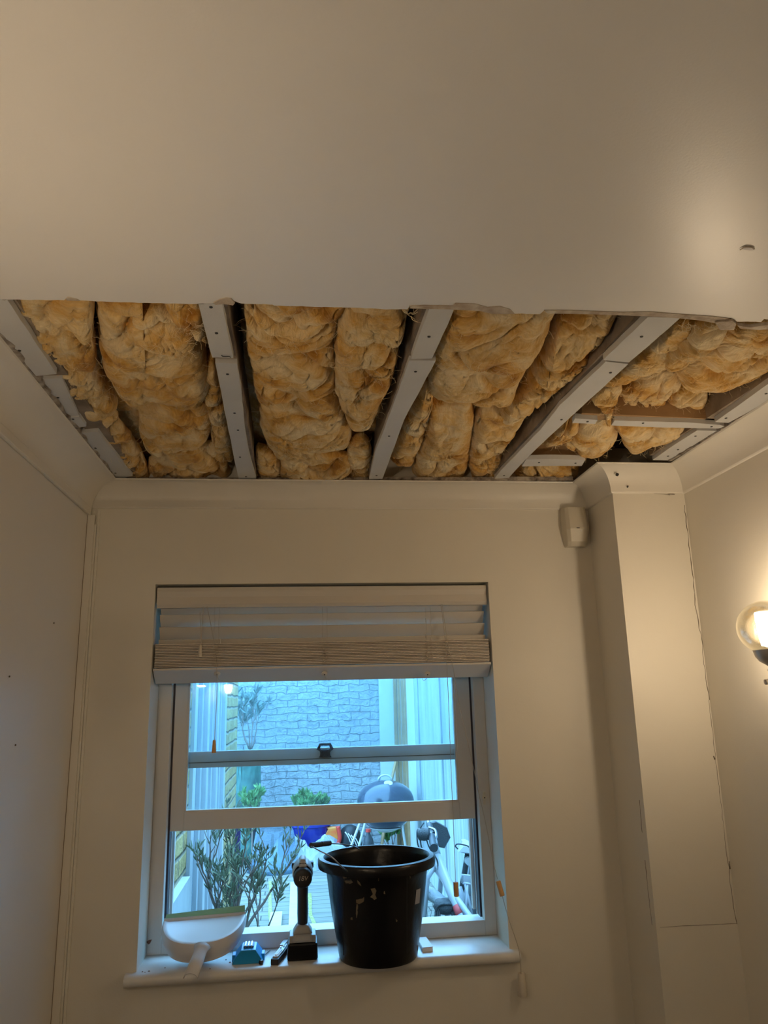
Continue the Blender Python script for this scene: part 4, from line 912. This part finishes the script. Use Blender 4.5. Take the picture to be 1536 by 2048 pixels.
tpn = tallplant(); MB().tube([(cxp, 9.62, GZ), (cxp, 9.62, 1.0), (cxp, 9.28, 1.16)], .012, 8).build('trunk', M['stem'], tpn)
ptz = YP(618, 1642, 9.2).z
plant('potted_plant', 'bushy bright green plant growing from the cobalt pot', 'plant', (YP(618, 1640, 9.2).x, 9.2, ptz-.06), .25, .24, 10, .075, .016, 'leaf2', 21, nsub=3, nleaf=14, r0=.006)
wz = YP(510, 1650, 8.9).z
wd = plant('garden_weed', 'yellow-green leafy plant in front of the green covered stand', 'plant', (YP(505, 1640, 8.9).x, 8.9, wz), .24, .13, 7, .07, .015, 'leaf2', 31, nsub=2.4, nleaf=10, r0=.006)
MB().tube([(YP(505, 1640, 8.9).x, 8.9, GZ), (YP(505, 1640, 8.9).x, 8.9, wz+.02)], .008, 6).build('trunk', M['stem'], wd)
plant('low_plant', 'small leafy plant behind the barbecue legs', 'plant', (YP(782, 1700, 9.3).x, 9.3, GZ), .26, .11, 6, .09, .020, 'leaf2', 41, nsub=2, nleaf=12, r0=.006)
plant('low_plant', 'single bright green sprig low at the window edge by the dustpan', 'plant', (YP(497, 1880, 5.6).x, 5.6, GZ), .12, .07, 5, .05, .018, 'leaf2', 43, nsub=2, nleaf=9, r0=.004)

# blue pot, tub, bags and bottles by the far wall
def G(u, v, y): return YP(u, v, y)
pc = Vector((G(620, 1650, 9.2).x, 9.2, GZ)); ptop = G(620, 1640, 9.2).z
MB().lathe([(0, 0), (.16, 0), (.20, .10), (.235, ptop-GZ-.06), (.25, ptop-GZ-.05), (.25, ptop-GZ), (.225, ptop-GZ), (.21, ptop-GZ-.06), (0, ptop-GZ-.07)], pc, 40).build('glazed_pot', M['potblue'], smooth='auto', label='large glossy cobalt blue plant pot by the painted wall', cat='plant pot')
tcn = G(549, 1728, 8.75); tt = G(549, 1658, 8.75).z
tb = empty('plastic_tub', (tcn.x, 8.75, GZ), 'translucent clear plastic tub standing upside down on the decking', 'tub')
MB().lathe([(.285, .0), (.285, .02), (.265, .03), (.20, tt-GZ-.02), (.185, tt-GZ), (0, tt-GZ)], (tcn.x, 8.75, GZ), 44).build('shell', M['clear'], tb, smooth='auto')
MB().lathe([(.27, .0), (.295, .0), (.295, .03), (.27, .03), (.27, 0)], (tcn.x, 8.75, GZ), 44).build('rim', M['clear'], tb, smooth='auto')
def crumple(name, pts, zb, h, m, seed, label, cat, rim=.02, **k):
    B = [Vector(p) for p in pts]; B = spline(B+[B[0]], 5)[:-1]; c = sum(B, Vector())/len(B); vs = []; nr = 12; nb = len(B)
    for i in range(nr+1):
        r = i/nr
        for p in B:
            x = c.x+(p.x-c.x)*r; y = c.y+(p.y-c.y)*r; q = Vector((x*5+seed, y*5, 0)); z = zb+rim*(1-r)+h*max(0, 1-r**2.5)**.6*(.75+.9*noise.noise(q)+.35*abs(noise.noise(q*2.7)))
            vs.append(Vector((x, y, max(z, zb+.002))))
    fs = [(i*nb+k_, (i+1)*nb+k_, (i+1)*nb+(k_+1) % nb, i*nb+(k_+1) % nb) for i in range(nr) for k_ in range(nb)]+[tuple(nr*nb+k_ for k_ in range(nb))[::-1]]
    return MB().add(vs, fs).build(name, M[m], label=label, cat=cat, **k)
crumple('plastic_sheet', [ZP(u, v, GZ) for u, v in ((505,1738),(560,1740),(612,1744),(665,1738),(720,1735),(720,1718),(640,1716),(560,1722),(525,1728))], GZ, .26, 'bagblue', 2, 'crumpled grey-blue sheeting folded on the decking before the tub', 'plastic sheet')
def sack(name, cx_, y, w_, hgt, m, seed, label, cat, dep=.2):
    rings = []; n = 28
    for i, f in enumerate((0, .08, .25, .45, .65, .82, .93, 1.)):
        rr_ = (.92, 1, 1.02, .97, .9, .78, .55, .2)[i]
        rings.append([Vector((cx_+w_*rr_*math.cos(2*math.pi*k/n)*(1+.16*noise.noise(Vector((math.cos(2*math.pi*k/n)*1.7+seed, f*3, math.sin(2*math.pi*k/n)*1.7)))), y+dep*rr_*math.sin(2*math.pi*k/n)*(1+.16*noise.noise(Vector((k*.4, f*3, seed)))), GZ+hgt*f)) for k in range(n)])
    return MB().loft(rings, True, True, True).build(name, M[m], smooth=True, label=label, cat=cat)
x = G(487, 1700, 9.2).x; sack('garden_sack', x, 9.2, .17, .55, 'tarp', 3, 'green woven garden sack standing beside the black bin', 'sack', .12)
x = G(504, 1700, 9.2).x; bx((x-.03, 9.1, GZ), (x+.05, 9.3, .55)).build('storage_bin', M['bin'], bevel=.01, label='narrow black bin between the green sack and the tub', cat='bin')
x0_, x1_ = G(473, 1560, 9.4).x, G(521, 1560, 9.4).x
tp = empty('covered_stand', ((x0_+x1_)/2, 9.4, GZ), 'tall stand under a dark green tarpaulin against the painted wall', 'covered stand')
zt2 = G(500, 1506, 9.4).z; zb2 = G(500, 1616, 9.4).z
rings = []
for f, e in ((0, .9), (.06, .98), (.2, 1), (.5, 1), (.8, .97), (.93, .85), (1, .5)):
    xc = (x0_+x1_)/2; hw = (x1_-x0_)/2*e
    rings.append([Vector((xc+hw*math.copysign(abs(math.cos(2*math.pi*k/32))**.7, math.cos(2*math.pi*k/32))*(1+.05*math.sin(k*2.3)), 9.4+.14*math.sin(2*math.pi*k/32)*(1+.2*math.sin(k*2.9+f*4)), zb2+(zt2-zb2)*f)) for k in range(32)])
MB().loft(rings, True, True, True).build('cover', M['tarp'], tp, smooth=True)
for sx in (-.08, .08):
    MB().tube([(xc+sx, 9.4, GZ), (xc+sx, 9.4, zb2+.1)], .02, 8).build('leg', M['iron'], tp)
# orange packet, black and white bag, bottle
x = G(665, 1670, 9.1).x
og = MB(); og.loft([[Vector((x+a_*w_, 9.1+b_*.05, GZ+z)) for a_, b_ in ((-1,-1),(1,-1),(1,1),(-1,1))] for z, w_ in ((0,.075),(.05,.085),(.28,.08),(.33,.05),(.345,.07))], True, True, True)
ogo = og.build('fuel_packet', M['orange'], bevel=.008, label='orange packet standing between the blue pot and the black bag', cat='packet')
rb = G(676, 1672, 9.0); MB().tube(spline([rb+Vector((0, 0, .10)), rb+Vector((.02, 0, -.02)), rb+Vector((.0, 0, -.10)), rb+Vector((.05, 0, -.2))], 6), .022, 8).build('red_strap', M['red'], label='red strap draped beside the orange packet', cat='strap', smooth=True)
x = G(700, 1680, 9.1).x; sack('rubbish_bag', x, 9.1, .14, .36, 'bin', 8, 'black bag with pale streaks behind the barbecue leg', 'bag', .12)
bb = bpy.data.objects['rubbish_bag']
for k in range(4):
    p = G(690+6*k, 1664+3*k, 8.965); MB().tube(spline([p, p+Vector((.03, 0, -.04)), p+Vector((.06, .01, -.11))], 4), .006, 5).build('pale_streak', M['paper'], bb)
p = G(737, 1690, 8.9); bt = empty('drinks_bottle', (p.x, 8.9, GZ), 'dark bottle with a red cap under the barbecue', 'bottle'); hb_ = G(737, 1658, 8.9).z-GZ
MB().lathe([(0, 0), (.055, 0), (.06, .02), (.06, hb_-.16), (.05, hb_-.10), (.022, hb_-.05), (.022, hb_-.02), (0, hb_-.02)], (p.x, 8.9, GZ), 20).build('bottle_body', M['iron'], bt, smooth='auto')
MB().lathe([(0, hb_-.03), (.028, hb_-.03), (.028, hb_), (0, hb_)], (p.x, 8.9, GZ), 16).build('cap', M['red'], bt)

# kettle barbecue
kc = G(771, 1600, 8.3); kx = kc.x; zl = G(771, 1606, 8.3).z; zt3 = G(771, 1560, 8.3).z; KR = .295
bq = empty('kettle_barbecue', (kx, 8.3, GZ), 'round dark blue kettle barbecue on pale tripod legs', 'barbecue')
hl_ = zt3-zl
lid = MB().lathe([(KR+.006, -.01), (KR+.006, .008), (KR, .02)]+[(KR*math.cos(a), .02+(hl_-.02)*math.sin(a)) for a in [math.pi/2*k/12 for k in range(1, 13)]], (kx, 8.3, zl), 48).build('lid', M['kettle'], bq, smooth='auto')
bd = .27; MB().lathe([(KR-.004, 0)]+[(KR*math.cos(a), -bd*math.sin(a)) for a in [math.pi/2*k/12 for k in range(1, 12)]]+[(0, -bd)], (kx, 8.3, zl), 48).build('bowl', M['kettle'], bq, smooth='auto')
p = G(772, 1557, 8.16)
MB().tube([Vector((kx+.07*math.cos(a), 8.3, zt3+.0+.05*math.sin(a))) for a in [math.pi*k/8 for k in range(9)]], .010, 8).build('lid_handle', M['plank'], lid, smooth=True)
MB().lathe([(0, 0), (.045, 0), (.045, .006), (0, .006)], (kx+.02, 8.3-.12, zl+hl_*.90), 20, axis=(0, -.42, .9)).build('vent', M['alu'], lid)
zdish = G(768, 1664, 8.3).z
MB().lathe([(0, 0), (.07, .005), (.16, .04), (.165, .05), (.15, .05), (0, .02)], (kx, 8.3, zdish), 36).build('ash_dish', M['alu'], bq, smooth='auto')
for (u0, v0, u1, v1, y) in ((722,1640,700,1698,8.1),(732,1640,716,1700,8.2),(803,1640,812,1700,8.2)):
    a = G(u0, v0, y); b = G(u1, v1, y); d = (b-a); t = (GZ-a.z)/d.z; MB().tube([a-d*.3, a+d*t], .013, 8).build('leg', M['alu'], bq)

# bicycles against the boarded wall
def wheel(c, ax, R, par, tm, nsp=28, tr=.024, name='wheel'):
    c = Vector(c); ax = Vector(ax).normalized(); u_ = ax.cross(Vector((0, 0, 1))).normalized(); v_ = u_.cross(ax)
    w_ = MB(); w_.tube([c+(u_*math.cos(a)+v_*math.sin(a))*R for a in [2*math.pi*k/48 for k in range(48)]], tr, 8, closed=True); wo_ = w_.build(name, M[tm], par, smooth=True)
    r_ = MB(); r_.tube([c+(u_*math.cos(a)+v_*math.sin(a))*(R-tr) for a in [2*math.pi*k/48 for k in range(48)]], .009, 6, closed=True); r_.tube([c-ax*.04, c+ax*.04], .016, 8); r_.build('rim', M['steel'], wo_, smooth=True)
    s_ = MB()
    for k in range(nsp):
        a = 2*math.pi*k/nsp; s_.tube([c+ax*(.03 if k % 2 else -.03), c+(u_*math.cos(a)+v_*math.sin(a))*(R-tr)], .0012, 4)
    s_.build('spokes', M['iron'], wo_)
b1 = empty('bicycle', (.9, 4.1, GZ), 'white bicycle with knobbly front tyre leaning by the boarded wall', 'bicycle', 'bicycles in the yard')
hd_ = G(868, 1700, 4.45); fa = Vector((.70, 4.52, GZ+.345)); bb_ = Vector((.95, 4.08, .27)); ra = Vector((1.16, 3.72, GZ+.345)); st_ = Vector((1.07, 3.88, .85)); axw = (fa-ra).cross(Vector((0, 0, 1)))
wheel(fa, axw, .33, b1, 'tyre', tr=.032); wheel(ra, axw, .33, b1, 'darktyre')
fm = MB(); fm.tube([hd_+Vector((-.01, .01, .08)), hd_-Vector((-.02, 0, .06))], .024, 12); fm.tube([hd_-Vector((-.01, .0, .03)), bb_], .027, 12); fm.tube([hd_+Vector((.01, 0, -.10)), bb_.lerp(st_, .25)], .016, 12); fm.tube([st_, bb_], .018, 12); fm.tube([bb_, ra], .012, 8); fm.tube([st_-Vector((0, 0, .1)), ra], .010, 8)
fm.build('frame', M['bike'], b1, smooth=True)
fk = MB()
for s in (-.05, .05): q = Vector(axw).normalized()*s; fk.tube([hd_-Vector((-.02, 0, .06)), hd_-Vector((.0, -.02, .14))+q, fa+q], .014, 8)
fk.build('fork', M['bike'], b1, smooth=True)
_h0 = hd_-Vector((-.01, .0, .03)); MB().tube([_h0.lerp(bb_, .40), _h0.lerp(bb_, .47)], .0278, 12).build('red_decal', mat('pink_red_decal', (.75, .12, .12), .5), b1, smooth=True)
hh = [G(858, 1648, 4.7), G(862, 1668, 4.45), G(872, 1690, 4.2)]
MB().tube([hd_+Vector((0, 0, .08)), G(860, 1660, 4.5)], .016, 8).build('stem', M['iron'], b1)
MB().tube(spline([G(850, 1630, 4.9)]+hh, 5), .013, 8).build('handlebar', M['steel'], b1, smooth=True)
MB().tube([G(863, 1672, 4.4), G(868, 1696, 4.15)], [.018, .021], 12).build('handlebar_grip', M['rubber'], b1, smooth='auto')
MB().tube([G(859, 1650, 4.65), G(862, 1664, 4.48)], .018, 12).build('handlebar_grip', M['rubber'], b1, smooth='auto')
MB().lathe([(0, -.03), (.03, -.03), (.036, 0), (.03, .03), (0, .03)], G(848, 1668, 4.4), 14, axis=(1, -.4, .1)).build('front_lamp', M['iron'], b1, smooth='auto')
MB().tube(spline([G(858, 1655, 4.5), G(870, 1660, 4.45), G(873, 1672, 4.4), G(870, 1678, 4.35)], 5), .007, 6).build('brake_lever', M['steel'], b1)
m = MB()
for pts in ([(845,1668),(835,1660),(836,1690),(850,1712),(862,1720)], [(848,1645),(840,1660),(842,1690),(848,1700),(868,1712)], [(853,1680),(860,1698),(874,1720),(876,1740)]): m.tube(spline([G(u, v, 4.4) for u, v in pts], 6), .004, 5)
m.build('brake_cable', M['iron'], b1, smooth=True)
m = MB(); p = G(878, 1662, 4.9)
m.loft([[p+Vector((x_*k_, y_*.02, z_*k_)) for x_, z_ in ((-.08,.05),(-.02,.06),(.05,.02),(.07,-.04),(.03,-.10),(-.01,-.09),(-.02,-.03))] for y_, k_ in ((-1,.9),(0,1),(1,.9))], True, True, True); m.build('bag', M['iron'], b1, smooth='auto')
b2 = empty('bicycle', (1.12, 4.6, GZ), 'silver folding bicycle with rear rack, behind the white one', 'bicycle', 'bicycles in the yard')
r2 = Vector((1.02, 4.35, GZ+.24)); f2 = Vector((1.12, 5.3, GZ+.24)); ax2 = (f2-r2).cross(Vector((0, 0, 1)))
wheel(r2, ax2, .20, b2, 'darktyre', 20); wheel(f2, ax2, .20, b2, 'darktyre', 20)
sd_ = G(936, 1704, 4.75); sb_ = G(920, 1800, 4.75)
MB().tube([sd_, G(930, 1740, 4.75), sb_], .017, 10).build('seat_post', M['iron'], b2, smooth=True)
ss = MB(); ss.loft([[sd_+Vector((x_, y_, z_+.02)) for x_, z_ in ((-w_, 0), (-w_*.6, .03), (w_*.6, .03), (w_, 0), (0, -.012))] for y_, w_ in ((-.14, .02), (-.10, .075), (-.02, .07), (.05, .035), (.13, .018))], True, True, True); ss.build('saddle', M['grey'], b2, smooth='auto')
MB().tube(spline([G(916, 1698, 4.6), G(911, 1692, 4.6), G(916, 1688, 4.6), G(935, 1692, 4.6), G(946, 1702, 4.6)], 5), .004, 5).build('cable', M['iron'], b2)
MB().lathe([(0, -.02), (.022, -.02), (.022, .02), (0, .02)], sd_+Vector((-.02, -.1, -.03)), 12, axis=(0, 1, 0)).build('rear_light', M['plank'], b2)
rk = MB(); rq = [G(925, 1766, 4.4), G(924, 1750, 4.4), G(946, 1752, 4.4), G(950, 1769, 4.4)]
rk.tube(rq+[rq[0]], .007, 6)
for (u0, v0, u1, v1) in ((935,1770,931,1846),(949,1769,958,1846),(930,1768,948,1846)): rk.tube([G(u0, v0, 4.4), G(u1, v1, 4.4)], .007, 6)
rk.build('rack', M['bike'], b2, smooth=True)
MB().prism([G(u, v, 4.45) for u, v in ((928,1753),(945,1754),(948,1766),(928,1764))], (0, .02, 0)).build('reflector', M['grey'], b2)
fr2 = MB(); fr2.tube([sb_, G(908, 1835, 4.7)], .02, 8); fr2.tube([G(907, 1800, 4.6), G(896, 1846, 4.5)], .014, 8); fr2.tube([G(908, 1800, 4.6), G(918, 1848, 4.6)], .013, 8); fr2.tube([G(918, 1775, 4.7), G(926, 1800, 4.7), G(915, 1820, 4.7)], .018, 8)
fr2.tube([sb_, r2], .012, 8); fr2.tube([sb_-Vector((0, 0, .1)), f2+Vector((0, 0, .5)), f2], .018, 8); fr2.build('frame', M['bike'], b2, smooth=True)
MB().tube([r2+Vector((0, .23*math.cos(a), .24*math.sin(a))) for a in [math.pi*k/12 for k in range(13)]], .018, 6).build('mudguard', M['grey'], b2, smooth=True)
lk = MB(); 
for k in range(3): cx_ = G(888+4*k, 1832, 4.3); lk.tube([cx_+Vector((.045*math.cos(a), .01*math.sin(3*a), .06*math.sin(a))) for a in [2*math.pi*j/20 for j in range(20)]], .006, 5, closed=True)
lk.build('coiled_lock', M['iron'], b2, smooth=True)
sack2 = MB(); p = G(890, 1812, 4.35); sack2.lathe([(0, -.035), (.05, -.03), (.065, 0), (.05, .03), (0, .035)], p, 16); sack2.build('pouch', M['iron'], b1, smooth=True)
sconce('lit clear globe lamp on the left wall, nearer the window than its neighbour', Vector((-.474, .66, 1.775)), XL, 'lamp')
